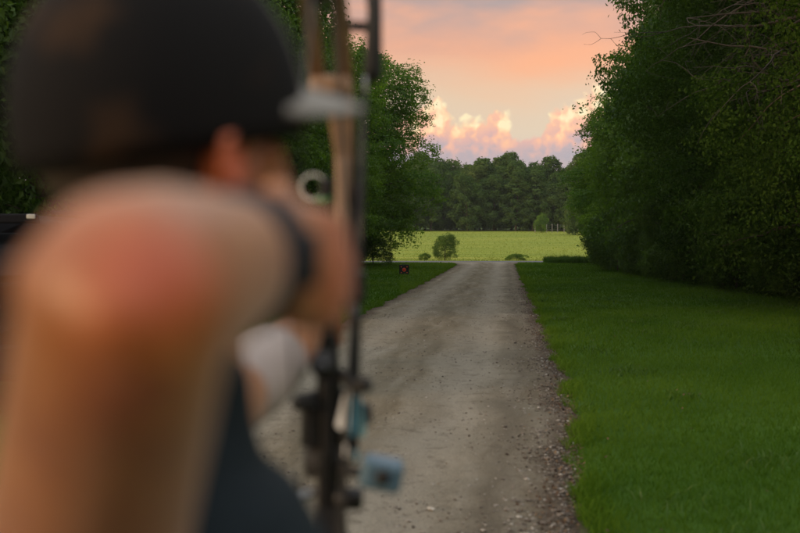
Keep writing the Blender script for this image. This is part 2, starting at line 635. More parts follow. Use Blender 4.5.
# ------------------------------------------------------------------ grass, stones, litter
def blades(x, y, h, w, lean, tint, name, material, label):
    n = len(x)
    a = rng.uniform(0, 2 * PI, n)
    la = rng.uniform(0, 2 * PI, n)
    dx, dy = np.cos(a) * w / 2, np.sin(a) * w / 2
    z = hgt(x, y)
    lx, ly = np.cos(la) * lean * h, np.sin(la) * lean * h
    b0 = np.stack([x - dx, y - dy, z], -1)
    b1 = np.stack([x + dx, y + dy, z], -1)
    m0 = np.stack([x - dx * .8 + lx * .35, y - dy * .8 + ly * .35, z + h * .6], -1)
    m1 = np.stack([x + dx * .8 + lx * .35, y + dy * .8 + ly * .35, z + h * .6], -1)
    t = np.stack([x + lx, y + ly, z + h], -1)
    V = np.stack([b0, b1, m1, m0, t], 1).reshape(-1, 3)
    k = np.arange(n)[:, None] * 5
    F4 = k + np.array([[0, 1, 2, 3]])
    F3 = k + np.array([[3, 2, 4]])
    me = mesh_np(name, V, [F4, F3], tint=np.concatenate([tint, tint]))
    o = link(name, me, material)
    tag(o, label, kind='stuff')
    return o


def patch(x, y, s=0.0):
    v = np.sin(x * 1.3 + 0.7 * y + s) + np.sin(y * 0.9 - x * 0.5 + 2 * s) + np.sin(x * 3.1 - y * 1.7 + s) * 0.6
    return 0.5 + v / 5.2


xs_, ys_, hs_, ws_ = [], [], [], []
for (y0, y1, dens, h, w) in ((4.5, 9, 2300, 0.05, 0.0045), (9, 15, 1300, 0.055, 0.006), (15, 26, 520, 0.06, 0.010), (26, 45, 190, 0.065, 0.018), (45, 78, 75, 0.075, 0.032)):
    xl, xr = -0.36 * y1 - 2, 0.40 * y1 + 1.5
    n = int((xr - xl) * (y1 - y0) * dens)
    x, y = rng.uniform(xl, xr, n), rng.uniform(y0, y1, n)
    k = ~on_track(x, y, -0.02) & ((x > 0) | (y > 14)) & (x < 14) & (x > -12)
    x, y = x[k], y[k]
    xs_.append(x)
    ys_.append(y)
    hs_.append(h * rng.uniform(0.55, 1.25, len(x)) * (0.8 + 0.4 * patch(x, y)))
    ws_.append(np.full(len(x), w) * rng.uniform(0.7, 1.2, len(x)))
# longer tufts along the edges of the track
n = 26000
y = 5 + 70 * rng.random(n) ** 2
side = rng.random(n) < 0.6
x = np.where(side, redge(y) + wob(y, 2.3) + np.abs(rng.normal(0, 0.12, n)) - 0.12 * np.abs(np.sin(y * 1.3) * np.sin(y * 0.47)), ledge(y) + wob(y, 1.0) - np.abs(rng.normal(0, 0.09, n)) + 0.05)
k = rng.random(n) < np.clip(patch(x * 3, y * 3, 2.0) * 1.7 - 0.45, 0, 1)
xs_.append(x[k]); ys_.append(y[k]); hs_.append(rng.uniform(0.05, 0.12, k.sum())); ws_.append(0.004 + 0.0003 * y[k])
x, y = np.concatenate(xs_), np.concatenate(ys_)
blades(x, y, np.concatenate(hs_), np.concatenate(ws_), rng.uniform(0.3, 1.3, len(x)), np.clip(0.05 + 0.4 * np.exp(-np.maximum(x - redge(y), 0) / 0.7) * (x > 0) + 0.50 * patch(x * 0.6, y * 0.5, 1.0) + 0.3 * patch(x * 2.1, y * 1.7, 4.0) + rng.normal(0, 0.11, len(x)), 0, 1),  # tint brightens beside the track: a strip of light painted into the blades
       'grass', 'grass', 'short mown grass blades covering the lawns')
# meadow grass
n = 42000
y = 85 + 165 * rng.random(n) ** 1.6
x = rng.uniform(-0.30, 0.36, n) * y
blades(x, y, rng.uniform(0.03, 0.10, n), rng.uniform(0.03, 0.07, n) * y / 100, rng.uniform(0.4, 1.4, n), np.clip(0.45 + 1.3 * (patch(x * 0.05, y * 0.36, 3.0) - 0.5) + rng.normal(0, 0.06, n), 0, 1),
       'meadow_grass', 'meadow', 'tall yellow green grass standing on the meadow')
# long grass on the verge in front of the cross road, right of the track
n = 9000
x, y = rng.uniform(10.1, 17.5, n), rng.uniform(75.6, 78.4, n)
blades(x, y, rng.uniform(0.28, 0.62, n) * (0.75 + 0.4 * patch(x * 2, y, 5)), rng.uniform(0.02, 0.04, n), rng.uniform(0.1, 0.6, n), np.clip(rng.normal(0.2, 0.2, n), 0, 1),
       'verge_grass', 'tallgrass', 'strip of long dark grass left unmown by the cross road')


def scatter(name, x, y, z, size, flat, material, tint, label, leafy=False):
    n = len(x)
    if leafy:
        a = rng.uniform(0, 2 * PI, n)
        t = rng.normal(0, 0.35, (n, 2))
        u = np.stack([np.cos(a), np.sin(a), t[:, 0]], -1) * size[:, None]
        v = np.stack([-np.sin(a), np.cos(a), t[:, 1]], -1) * size[:, None] * 0.6
        c = np.stack([x, y, z + 0.006 + size * 0.3], -1)
        V = np.stack([c - u, c - v * 0.9, c + u, c + v], 1).reshape(-1, 3)
        F = np.arange(n)[:, None] * 4 + np.array([[0, 1, 2, 3]])
        me = mesh_np(name, V, F, tint=tint)
    else:
        D = np.array([[1, 0, 0], [0, 1, 0], [-1, 0, 0], [0, -1, 0], [0, 0, 1], [0, 0, -1], [.7, .7, .5], [-.7, .7, .5], [-.7, -.7, .5], [.7, -.7, .5]], float)
        Fq = np.array([[0, 6, 4], [6, 1, 4], [1, 7, 4], [7, 2, 4], [2, 8, 4], [8, 3, 4], [3, 9, 4], [9, 0, 4], [0, 5, 1], [1, 5, 2], [2, 5, 3], [3, 5, 0], [0, 1, 6], [1, 2, 7], [2, 3, 8], [3, 0, 9]])
        a = rng.uniform(0, 2 * PI, n)
        s = size[:, None, None] * rng.uniform(0.65, 1.25, (n, 10, 1))
        P = D[None] * np.array([1, 0.75, flat])[None, None] * s
        ca, sa = np.cos(a)[:, None], np.sin(a)[:, None]
        X = P[:, :, 0] * ca - P[:, :, 1] * sa + x[:, None]
        Y = P[:, :, 0] * sa + P[:, :, 1] * ca + y[:, None]
        Z = P[:, :, 2] + (z + size * 0.25)[:, None]
        V = np.stack([X, Y, Z], -1).reshape(-1, 3)
        F = (np.arange(n)[:, None, None] * 10 + Fq[None]).reshape(-1, 3)
        me = mesh_np(name, V, F, tint=np.repeat(tint, len(Fq)))
    o = link(name, me, material)
    return tag(o, label, kind='stuff')


n = 14000
cxs, cys = rng.uniform(-2, 10, 160), 5 + 40 * rng.random(160) ** 1.4
ci = rng.integers(0, 160, n)
x, y = cxs[ci] + rng.normal(0, 0.16, n), cys[ci] + rng.normal(0, 0.22, n)
kk = ~on_track(x, y, 0.0) & ((x > 0) | (y > 14))
x, y = x[kk], y[kk]
blades(x, y, rng.uniform(0.03, 0.09, len(x)), 0.006 + 0.0005 * y, rng.uniform(0.5, 1.8, len(x)), np.clip(rng.normal(0.35, 0.2, len(x)), 0, 1), 'clover', 'tallgrass', 'broad leaved clover and weed tufts in the lawn')
n = 26000
y = 4.5 + 32 * rng.random(n) ** 1.8
u = rng.random(n)
lx_, rx_ = ledge(y), redge(y)
edge = rng.random(n) < 0.42
x = np.where(edge, rx_ - np.abs(rng.normal(0.02, 0.22, n)), lx_ + (rx_ - lx_) * u)
across = (x - lx_) / (rx_ - lx_) * 2 - 1
z = 0.012 + 0.035 * (1 - np.clip(across, -1, 1) ** 2) - 0.02 * np.exp(-((np.abs(across) - 0.44) / 0.14) ** 2)
size = np.where(edge, rng.lognormal(-5.0, 0.5, n), rng.lognormal(-5.2, 0.5, n))
scatter('loose_gravel', x, y, z - 0.002, np.clip(size, 0.002, 0.03), 0.6, 'stone', np.clip(rng.normal(0.42, 0.25, n) + np.where(edge, 0.0, 0.12), 0, 1), 'loose stones strewn over the gravel track')
n = 5200
y = 4.5 + 34 * rng.random(n) ** 1.6
x = redge(y) - np.abs(rng.normal(-0.02, 0.16, n)) + 0.04
k = rng.random(n) < 0.1
x = np.where(k, ledge(y) + (redge(y) - ledge(y)) * rng.random(n), x)
scatter('leaf_litter', x, y, np.full(n, 0.02), rng.uniform(0.006, 0.018, n), 1, 'litter', rng.random(n), 'dry brown leaf scraps along the track edge', True)


n = 260
y = 5 + 38 * rng.random(n) ** 1.5
x = redge(y) + rng.random(n) * 8 * (0.2 + y / 40)
scatter('fallen_leaves', x, y, np.full(n, 0.045), rng.uniform(0.010, 0.020, n), 1, 'litter', 0.2 + 0.6 * rng.random(n), 'dry fallen leaves lying in the lawn grass', True)


# ------------------------------------------------------------------ trees
def branch_tube(V, F, pts, r0, r1, sides):
    P = np.array(pts)
    n = len(P)
    b = sum(len(v) for v in V)
    T = np.gradient(P, axis=0)
    T /= np.linalg.norm(T, axis=1)[:, None] + 1e-9
    ref = np.where(np.abs(T[:, 2:3]) < 0.9, np.array([[0, 0, 1.0]]), np.array([[1.0, 0, 0]]))
    A = np.cross(T, ref)
    A /= np.linalg.norm(A, axis=1)[:, None] + 1e-9
    B = np.cross(T, A)
    r = np.linspace(r0, r1, n)
    ang = np.linspace(0, 2 * PI, sides, endpoint=False)
    ring = P[:, None] + r[:, None, None] * (A[:, None] * np.cos(ang)[None, :, None] + B[:, None] * np.sin(ang)[None, :, None])
    V.append(ring.reshape(-1, 3))
    i = b + np.arange(n * sides).reshape(n, sides)
    j = np.roll(i, -1, 1)
    F.append(np.stack([i[:-1], j[:-1], j[1:], i[1:]], -1).reshape(-1, 4))


def curve_pts(p, d, length, n, wig, lift, g):
    pts = [np.array(p, float)]
    d = np.array(d, float)
    for _ in range(n):
        d = d + g.normal(0, wig, 3) + np.array([0, 0, lift])
        d /= np.linalg.norm(d)
        pts.append(pts[-1] + d * length / n)
    return pts


def make_tree(seed, H, R, tr, nleaf, leaf, base=0.12, limbs=16, sub=7, spread=0.55, flat=0.75, crown_pow=0.5, droop=0.0, masses=78):
    """trunk mesh and crown mesh of a broadleaf tree with uneven crown"""
    g = np.random.default_rng(seed)
    TV, TF, ends = [], [], []
    trunk = curve_pts((0, 0, -0.1), (g.normal(0, .04), g.normal(0, .04), 1), H * 0.86, 10, 0.045, 0.03, g)
    branch_tube(TV, TF, trunk, tr, tr * 0.16, 10)
    trunk = np.array(trunk)
    lob = g.uniform(0, 2 * PI, 6)
    lam = g.uniform(0.07, 0.2, 6)

    def env(z, az):
        """crown radius at relative height and azimuth"""
        t = np.clip((z / H - base) / (1 - base), 0.0, 1)
        prof = np.where(t < 0.35, 0.62 + 0.38 * np.sin(t / 0.35 * PI / 2), np.clip(1 - ((t - 0.35) / 0.65) ** 2.1, 0, 1) ** crown_pow)
        m = 1 + lam[0] * np.sin(az * 2 + lob[0] + z * .5) + lam[1] * np.sin(az * 3 + lob[1] - z * .8) + lam[2] * np.sin(az * 5 + lob[2] + z * 1.3) + lam[3] * np.sin(z * 1.7 + lob[3] + az)
        return R * prof * np.clip(m, 0.75, 1.16)

    for k in range(limbs):
        t = (k + 0.5) / limbs
        z0 = H * (base * 0.7 + 0.08 + (0.80 - base) * t ** 0.9)
        p0 = trunk[min(len(trunk) - 1, int(z0 / (H * 0.86) * 10))].copy()
        p0[2] = min(z0, p0[2] + 0.4)
        az = k * 2.4 + g.normal(0, 0.35)
        el = math.radians(8 + 52 * t) + g.normal(0, 0.12)
        zt = z0 + math.tan(min(el, 1.25)) * R * 0.6
        ln = max(0.6, float(env(min(zt, H * .97), az))) * g.uniform(0.78, 1.0)
        d = (math.cos(az) * math.cos(el), math.sin(az) * math.cos(el), math.sin(el))
        limb = curve_pts(p0, d, ln, 7, 0.12, 0.02 - droop * (1 - t), g)
        branch_tube(TV, TF, limb, tr * (0.42 - 0.22 * t), tr * 0.05, 6)
        limb = np.array(limb)
        for j in range(sub):
            q = limb[2 + int(g.integers(0, 6))]
            a2 = az + g.normal(0, 0.9)
            e2 = g.normal(0.2 - droop, 0.5)
            tw = curve_pts(q, (math.cos(a2) * math.cos(e2), math.sin(a2) * math.cos(e2), math.sin(e2)), R * g.uniform(0.22, 0.5), 5, 0.2, 0.0, g)
            branch_tube(TV, TF, tw, tr * 0.07, tr * 0.015, 4)
            for i in (2, 3, 4, 5):
                ends.append(tw[i])
        ends += [limb[i] for i in (4, 5, 6, 7)]
    # clumps on the outer envelope
    nsh = int(len(ends) * 0.35)
    for _ in range(nsh):
        z = H * (base + (0.985 - base) * g.random() ** 0.85)
        az = g.uniform(0, 2 * PI)
        r = float(env(z, az)) * (1 - abs(g.normal(0, 0.16)))
        c = trunk[min(10, int(z / H * 10))]
        ends.append(np.array([c[0] + math.cos(az) * r, c[1] + math.sin(az) * r, z + g.normal(0, .2)]))
    E = np.array(ends)
    E = E[E[:, 2] > 0.25]
    ctint = g.normal(0.45, 0.2, len(E))
    w = g.uniform(0.3, 1.6, len(E))
    idx = g.choice(len(E), nleaf, p=w / w.sum())
    rad = spread * g.uniform(0.6, 1.25, len(E))
    off = g.normal(0, 1, (nleaf, 3)) * np.array([1, 1, flat * 0.75]) * rad[idx][:, None] * 0.62
    C = E[idx] + off
    out = C - np.array([0, 0, H * 0.5])
    out[:, 2] *= 0.6
    out /= np.linalg.norm(out, axis=1)[:, None] + 1e-6
    nrm = out * 0.55 + np.array([0, 0, 0.55]) + g.normal(0, 0.55, (nleaf, 3))
    nrm /= np.linalg.norm(nrm, axis=1)[:, None]
    u = np.cross(nrm, g.normal(0, 1, (nleaf, 3)))
    u /= np.linalg.norm(u, axis=1)[:, None] + 1e-6
    v = np.cross(nrm, u)
    s = leaf * g.uniform(0.65, 1.3, nleaf)[:, None]
    u, v = u * s, v * s * 0.62
    bend = nrm * s * 0.18
    LV = np.stack([C - u * 0.5, C - v * 0.5 + bend - u * 0.08, C + u * 0.5, C + v * 0.5 + bend - u * 0.08], 1).reshape(-1, 3)
    LV[:, 2] = np.maximum(LV[:, 2], 0.03)
    LF = np.arange(nleaf)[:, None] * 4 + np.array([[0, 1, 2, 3]])
    tint = np.clip(ctint[idx] + g.normal(0, 0.16, nleaf), 0, 1)
    # boughs: rounded leafy masses along the envelope hold most of the leaves
    nm = int(masses)
    mz = H * (base + 0.03 + (0.93 - base) * ((np.arange(nm) + g.random(nm)) / nm) ** 0.9)
    maz = np.arange(nm) * 2.39996 + g.normal(0, 0.4, nm)
    mr = np.array([float(env(z_, a_)) for z_, a_ in zip(mz, maz)])
    mR = R * g.uniform(0.19, 0.39, nm)
    mr = np.maximum(mr - mR * g.uniform(0.35, 0.9, nm), 0.0)
    tc_ = trunk[np.minimum(10, (mz / H * 10).astype(int))]
    MC = np.stack([tc_[:, 0] + np.cos(maz) * mr, tc_[:, 1] + np.sin(maz) * mr, np.maximum(mz, mR * 0.55)], -1)
    k = int(nleaf * 0.72)
    mi = g.choice(nm, k, p=mR ** 2 / (mR ** 2).sum())
    dv = g.normal(0, 1, (k, 3)) + np.stack([np.cos(maz), np.sin(maz), np.full(nm, 0.55)], -1)[mi] * 0.75
    dv /= np.linalg.norm(dv, axis=1)[:, None]
    lump = 1 + 0.20 * np.sin(dv[:, 0] * 6 + mi) * np.sin(dv[:, 1] * 5 + 2 * mi) + 0.14 * np.sin(dv[:, 2] * 9 + 3 * mi)
    rr = mR[mi] * lump * (0.62 + 0.42 * g.random(k) ** 0.55) * np.where(g.random(k) < 0.06, 1.22, 1.0)
    C[:k] = MC[mi] + dv * rr[:, None] * np.array([1.08, 1.08, 0.80])
    nrm = nrm.copy()
    nm_ = dv * 0.85 + np.array([0, 0, 0.25]) + g.normal(0, 0.42, (k, 3))
    nrm[:k] = nm_ / np.linalg.norm(nm_, axis=1)[:, None]
    mt = g.normal(0.48, 0.17, nm)
    tint[:k] = np.clip(mt[mi] + g.normal(0, 0.15, k), 0, 1)
    u = np.cross(nrm, g.normal(0, 1, (nleaf, 3)))
    u /= np.linalg.norm(u, axis=1)[:, None] + 1e-6
    v = np.cross(nrm, u)
    s = leaf * g.uniform(0.65, 1.3, nleaf)[:, None]
    u, v = u * s, v * s * 0.62
    bend = nrm * s * 0.18
    LV = np.stack([C - u * 0.5, C - v * 0.5 + bend - u * 0.08, C + u * 0.5, C + v * 0.5 + bend - u * 0.08], 1).reshape(-1, 3)
    LV[:, 2] = np.maximum(LV[:, 2], 0.03)
    return mesh_np('trunk', np.concatenate(TV), np.concatenate(TF), smooth=True), mesh_np('crown', LV, LF, tint=tint)


def tree_proto(name, trunk_me, crown_me, leafmat, loc, label, cat='tree', group=None, rz=0.0, s=(1, 1, 1), barkmat='bark', parts=('trunk', 'crown')):
    e = empty(name, loc, label, cat, group, rz)
    e.scale = s
    link(parts[0], trunk_me, barkmat, e)
    link(parts[1], crown_me, leafmat, e)
    return e


T = {}
T['a'] = make_tree(11, 15.0, 5.0, 0.30, 95000, 0.165, base=0.10, limbs=20, sub=8)
T['b'] = make_tree(23, 13.5, 4.6, 0.26, 90000, 0.16, base=0.07, limbs=19, sub=8, droop=0.05)
T['n'] = make_tree(51, 14.0, 5.0, 0.30, 190000, 0.088, base=0.05, limbs=22, sub=9, spread=0.5)
T['c'] = make_tree(37, 16.5, 4.9, 0.33, 95000, 0.17, base=0.12, limbs=21, sub=8, crown_pow=0.6)


def put(kind, name, x, y, label, group, rz=0.0, s=1.0, sz=None, leafmat='leaf', first={}):
    key = (kind, leafmat)
    tm, cm = T[kind]
    if key in first:
        o = copy_tree(first[key])
        o.name = name
    else:
        if any(k[0] == kind for k in first):
            tm, cm = tm.copy(), cm.copy()
            tm.materials.clear()
            cm.materials.clear()
        o = tree_proto(name, tm, cm, leafmat, (0, 0, 0), None)
        first[key] = o
    o.location = (x, y, float(hgt(x, y)))
    o.rotation_euler = (0, 0, rz)
    o.scale = (s, s, sz or s)
    for k in ('label', 'category', 'group'):
        if k in o:
            del o[k]
    tag(o, label, 'tree', group)
    return o


GR = 'broadleaf trees along the wooded side of the lawn'
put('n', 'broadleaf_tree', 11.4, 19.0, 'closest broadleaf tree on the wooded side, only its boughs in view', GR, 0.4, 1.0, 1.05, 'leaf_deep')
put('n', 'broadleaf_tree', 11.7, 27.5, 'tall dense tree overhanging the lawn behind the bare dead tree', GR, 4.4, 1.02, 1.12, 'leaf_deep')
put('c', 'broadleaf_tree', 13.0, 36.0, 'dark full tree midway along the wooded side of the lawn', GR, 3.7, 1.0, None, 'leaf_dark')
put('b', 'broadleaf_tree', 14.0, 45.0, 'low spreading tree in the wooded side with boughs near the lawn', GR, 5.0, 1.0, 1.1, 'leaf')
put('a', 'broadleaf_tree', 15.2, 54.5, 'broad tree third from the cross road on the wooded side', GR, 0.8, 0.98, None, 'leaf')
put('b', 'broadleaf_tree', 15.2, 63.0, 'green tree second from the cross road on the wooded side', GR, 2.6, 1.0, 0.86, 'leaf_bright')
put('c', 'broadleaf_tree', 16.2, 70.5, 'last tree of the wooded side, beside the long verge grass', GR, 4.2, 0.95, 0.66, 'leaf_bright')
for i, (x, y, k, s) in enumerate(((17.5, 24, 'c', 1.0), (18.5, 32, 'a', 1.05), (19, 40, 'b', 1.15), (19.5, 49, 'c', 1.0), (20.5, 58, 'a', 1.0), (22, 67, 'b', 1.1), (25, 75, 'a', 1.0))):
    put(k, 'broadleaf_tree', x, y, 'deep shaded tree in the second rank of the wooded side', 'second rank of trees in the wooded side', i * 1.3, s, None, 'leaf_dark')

GL = 'broadleaf trees along the target side of the track'
put('c', 'broadleaf_tree', -3.2, 68.5, 'last tree before the cross road, behind the archery target', GL, 0.3, 0.97, 0.79, 'leaf_bright')
put('a', 'broadleaf_tree', -5.6, 59.0, 'leafy tree second from the cross road, behind the archery target', GL, 2.2, 0.95, 0.86, 'leaf_bright')
put('b', 'broadleaf_tree', -7.4, 49.5, 'third tree from the cross road, seen just past the bow', GL, 4.4, 1.0, 1.2, 'leaf')
put('c', 'broadleaf_tree', -8.5, 40.0, 'tall tree standing behind the upper limbs of the bow', GL, 5.6, 0.98, None, 'leaf')
put('a', 'broadleaf_tree', -10.2, 31.0, 'tree whose boughs show past the dark cap', GL, 1.0, 1.0, None, 'leaf')
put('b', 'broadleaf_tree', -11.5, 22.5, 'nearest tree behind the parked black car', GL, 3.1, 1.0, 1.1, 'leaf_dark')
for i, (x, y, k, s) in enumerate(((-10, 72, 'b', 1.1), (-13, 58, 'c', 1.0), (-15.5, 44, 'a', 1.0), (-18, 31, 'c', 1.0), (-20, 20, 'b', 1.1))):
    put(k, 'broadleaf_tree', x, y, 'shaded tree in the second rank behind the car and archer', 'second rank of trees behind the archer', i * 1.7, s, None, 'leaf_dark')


# bare dead tree with grey twigs against the wooded side
def dead_tree():
    g = np.random.default_rng(5)
    TV, TF, BV, BF = [], [], [], []
    trunk = curve_pts((0, 0, -0.1), (-0.10, -0.02, 1), 7.4, 9, 0.07, 0.02, g)
    branch_tube(TV, TF, trunk, 0.16, 0.05, 9)
    for k in range(15):
        q = trunk[6 + k % 4]
        az = PI + g.normal(0, 0.6)
        e = g.uniform(-0.1, 0.6)
        b = curve_pts(q, (math.cos(az) * math.cos(e), math.sin(az) * math.cos(e), math.sin(e)), g.uniform(2.2, 4.3), 9, 0.17, -0.05, g)
        branch_tube(BV, BF, b, 0.042, 0.010, 6)
        for j in range(7):
            q2 = b[3 + int(g.integers(0, 7))]
            a2 = az + g.normal(0, 1.0)
            e2 = g.normal(-0.2, 0.6)
            tw = curve_pts(q2, (math.cos(a2) * math.cos(e2), math.sin(a2) * math.cos(e2), math.sin(e2)), g.uniform(0.6, 1.7), 7, 0.22, -0.04, g)
            branch_tube(BV, BF, tw, 0.011, 0.004, 4)
            for m in range(3):
                q3 = tw[2 + int(g.integers(0, 6))]
                t3 = curve_pts(q3, g.normal(0, 1, 3), g.uniform(0.25, 0.7), 5, 0.2, -0.05, g)
                branch_tube(BV, BF, t3, 0.0055, 0.0025, 3)
    e = empty('dead_tree', (10.4, 24.0, 0), 'bare grey dead tree with tangled twigs in front of the wooded side', 'tree')
    link('trunk', mesh_np('trunk', np.concatenate(TV), np.concatenate(TF), smooth=True), 'deadwood', e)
    link('branches', mesh_np('branches', np.concatenate(BV), np.concatenate(BF), smooth=True), 'deadwood', e)


dead_tree()

# shrubs filling the foot of the wooded side
SH = [make_tree(101, 3.2, 1.7, 0.06, 16000, 0.09, base=0.03, limbs=12, sub=5, spread=0.34, masses=26), make_tree(103, 2.4, 1.5, 0.05, 14000, 0.085, base=0.02, limbs=11, sub=5, spread=0.32, masses=24)]
shrub_first = {}


def shrub(x, y, i, s, label, group, leafmat='leaf_dark', rz=0.0, name='shrub', sz=None):
    key = (i, leafmat)
    if key in shrub_first:
        o = copy_tree(shrub_first[key])
        o.name = name
    else:
        tm, cm = SH[i][0].copy(), SH[i][1].copy()
        o = tree_proto(name, tm, cm, leafmat, (0, 0, 0), None, parts=('stems', 'foliage'))
        shrub_first[key] = o
    o.location = (x, y, float(hgt(x, y)))
    o.rotation_euler = (0, 0, rz)
    o.scale = (s, s, sz or s)
    for k in ('label', 'category', 'group'):
        if k in o:
            del o[k]
    return tag(o, label, 'shrub', group)


yy = 22.5
k = 0
while yy < 72:
    x = 10.6 + 0.035 * (yy - 22) + rng.normal(0, 0.25) + (1.4 if yy > 60 else 0)
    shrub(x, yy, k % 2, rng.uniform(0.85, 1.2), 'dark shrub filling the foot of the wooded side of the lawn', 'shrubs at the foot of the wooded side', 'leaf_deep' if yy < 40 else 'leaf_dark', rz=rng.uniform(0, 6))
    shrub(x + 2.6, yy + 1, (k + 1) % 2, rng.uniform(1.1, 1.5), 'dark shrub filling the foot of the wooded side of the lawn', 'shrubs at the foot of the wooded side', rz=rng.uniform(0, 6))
    yy += 2.7
    k += 1
yy = 20
while yy < 70:
    x = -11.3 + 0.17 * (yy - 22) + rng.normal(0, 0.3) - 1.2
    shrub(x, yy, k % 2, rng.uniform(0.9, 1.3), 'shrub under the trees on the target side', 'shrubs under the target side trees', rz=rng.uniform(0, 6))
    yy += 3.4
    k += 1
for x, y, s_ in ((-3.4, 70.0, 1.0), (-1.7, 71.5, 0.85), (-5.2, 72, 1.2), (-7.5, 74, 1.4), (-3.0, 74.0, 1.0)):
    shrub(x, y, k % 2, s_, 'shrub under the trees on the target side', 'shrubs under the target side trees', rz=x)
    k += 1
p = at(445, 258, 87.5)
shrub(p[0], 87.5, 0, 0.60, 'round dark green bush alone at the near edge of the meadow', None, 'leaf_dark', 1.0, 'bush', 0.60)
p = at(424, 258, 87.0)
shrub(p[0], 87.0, 1, 0.30, 'small weedy bush left of the round bush by the road', None, 'leaf', 2.0, 'bush', 0.22)
p = at(517, 258, 86.5)
shrub(p[0], 86.5, 1, 0.5, 'low weed clump beside the end of the gravel track', None, 'leaf', 4.0, 'weed', 0.2)['category'] = 'weed'
p = at(599, 264, 72.0)
shrub(p[0], 71.0, 1, 0.5, 'pale leafy sapling under the last tree of the wooded side', None, 'leaf_bright', 3.0, 'sapling', 0.75)['category'] = 'sapling'

# far wood behind the meadow
FT = [make_tree(201, 17, 4.6, 0.3, 9000, 0.55, base=0.02, limbs=14, sub=5, spread=0.95, masses=48),
      make_tree(203, 15, 4.0, 0.26, 8000, 0.52, base=0.015, limbs=13, sub=5, spread=0.9, crown_pow=0.7, masses=44),
      make_tree(207, 19, 4.2, 0.3, 9000, 0.55, base=0.03, limbs=14, sub=5, spread=0.9, crown_pow=0.75, masses=48)]
far_first = {}
for row, (y0, n, lab, grp) in enumerate(((252, 40, 'rounded tree in the front rank of the far wood', 'front rank of the far wood'),
                                        (260, 40, 'tall tree in the middle rank of the far wood', 'middle rank of the far wood'),
                                        (270, 44, 'tall tree in the back rank of the far wood', 'back rank of the far wood'))):
    for i in range(n):
        x = -56 + i * 3.7 + rng.normal(0, 0.8) + row * 1.3
        y = y0 + rng.normal(0, 2.0)
        k = (i * 2 + row + int(rng.integers(0, 2))) % 3
        lm = 'leaf_far2' if rng.random() < 0.3 else 'leaf_far'
        key = (k, lm)
        if key in far_first:
            o = copy_tree(far_first[key])
        else:
            o = tree_proto('forest_tree', FT[k][0].copy(), FT[k][1].copy(), lm, (0, 0, 0), None)
            far_first[key] = o
        rise = 1.0 + 0.05 * math.sin(x * 0.09 + 1.0) + 0.004 * max(0, x - 20)
        s = (0.72, 0.88, 0.95)[row] * rise * rng.uniform(0.95, 1.04)
        o.location = (x, y, float(hgt(x, y)))
        o.rotation_euler = (0, 0, rng.uniform(0, 6.28))
        o.scale = (s * 1.05, s * 1.05, s)
        for q in ('label', 'category', 'group'):
            if q in o:
                del o[q]
        tag(o, lab, 'tree', grp)
x = 0
for (px, d, s, lm, lab) in ((573, 215, 0.62, 'leaf_far2', 'greyish small tree in front of the far wood beside the posts'), (581, 208, 0.72, 'leaf_far', 'dark small tree in front of the far wood, half behind boughs')):
    p = at(px, 231, d)
    o = copy_tree(far_first[[k for k in far_first if k[1] == lm][0]])
    o.name = 'meadow_tree'
    for q in ('label', 'category', 'group'):
        if q in o:
            del o[q]
    o.location = (p[0], d, float(hgt(0, d)))
    o.scale = (s * 0.8, s * 0.8, s * 0.75)
    tag(o, lab, 'tree')
p = at(541, 231, 232)
shrub(p[0], 232, 0, 0.85, 'thin yellow green sapling at the start of the post row', None, 'leaf_bright', 0.5, 'sapling', 1.15)['category'] = 'sapling'
fe = empty('wire_fence', (0, 0, 0), 'row of pale posts with thin wires at the far edge of the meadow', 'fence')
tops = []
for px in (535, 546.5, 552, 557.5, 564, 571, 578, 585):
    p = at(px, 231, 234)
    z = float(hgt(0, 234))
    MB().tube([(p[0], 234, z - 0.3), (p[0], 234, z + 1.75)], [0.085, 0.075], 8).build('post', 'post', fe)
    tops.append((p[0], z))
mb = MB()
for hz in (0.6, 1.1, 1.55):
    mb.tube([(x_, 233.86, z_ + hz) for x_, z_ in tops], [0.012] * len(tops), 5)
mb.build('wires', 'wire', fe)

# ------------------------------------------------------------------ archery target
tx, ty = 0.19, 51.0
te = empty('archery_target', (tx, ty, 0), 'small black foam archery target with orange bullseye on the lawn', 'archery target')
MB().box((tx, ty + 0.14, 0.235), (0.225, 0.14, 0.225)).build('block', 'foam', te, smooth=False, bevel=0.02)
MB().lathe((tx, ty, 0.235), [(-0.004, 0.062), (0.02, 0.062)], 1).build('bullseye', 'red_print', te)
mb = MB()
mb.torus((tx, ty, 0.235), 0.078, 0.008)
for sx in (-1, 1):
    for sz in (-1, 1):
        mb.lathe((tx + sx * 0.13, ty, 0.235 + sz * 0.13), [(-0.003, 0.022), (0.02, 0.022)], 1, 16)
mb.build('marks', 'orange_print', te)
MB().tube([(tx - 0.08, ty + 0.14, 0.46), (tx - 0.06, ty + 0.14, 0.50), (tx + 0.06, ty + 0.14, 0.50), (tx + 0.08, ty + 0.14, 0.46)], [0.01] * 4, 8).build('handle', 'strap', te)

# ------------------------------------------------------------------ parked car (rear towards the camera)
cx, cy = -3.90, 10.0
car = empty('parked_car', (cx, cy, 0), 'parked black car with tinted rear window beyond the archer', 'car')


def section(y, w, zs):
    """closed ring of a body section at y: half widths w at heights zs"""
    pts = [(cx + a, cy + y, z) for a, z in zip(w, zs)] + [(cx - a, cy + y, z) for a, z in zip(w[::-1], zs[::-1])]
    return pts


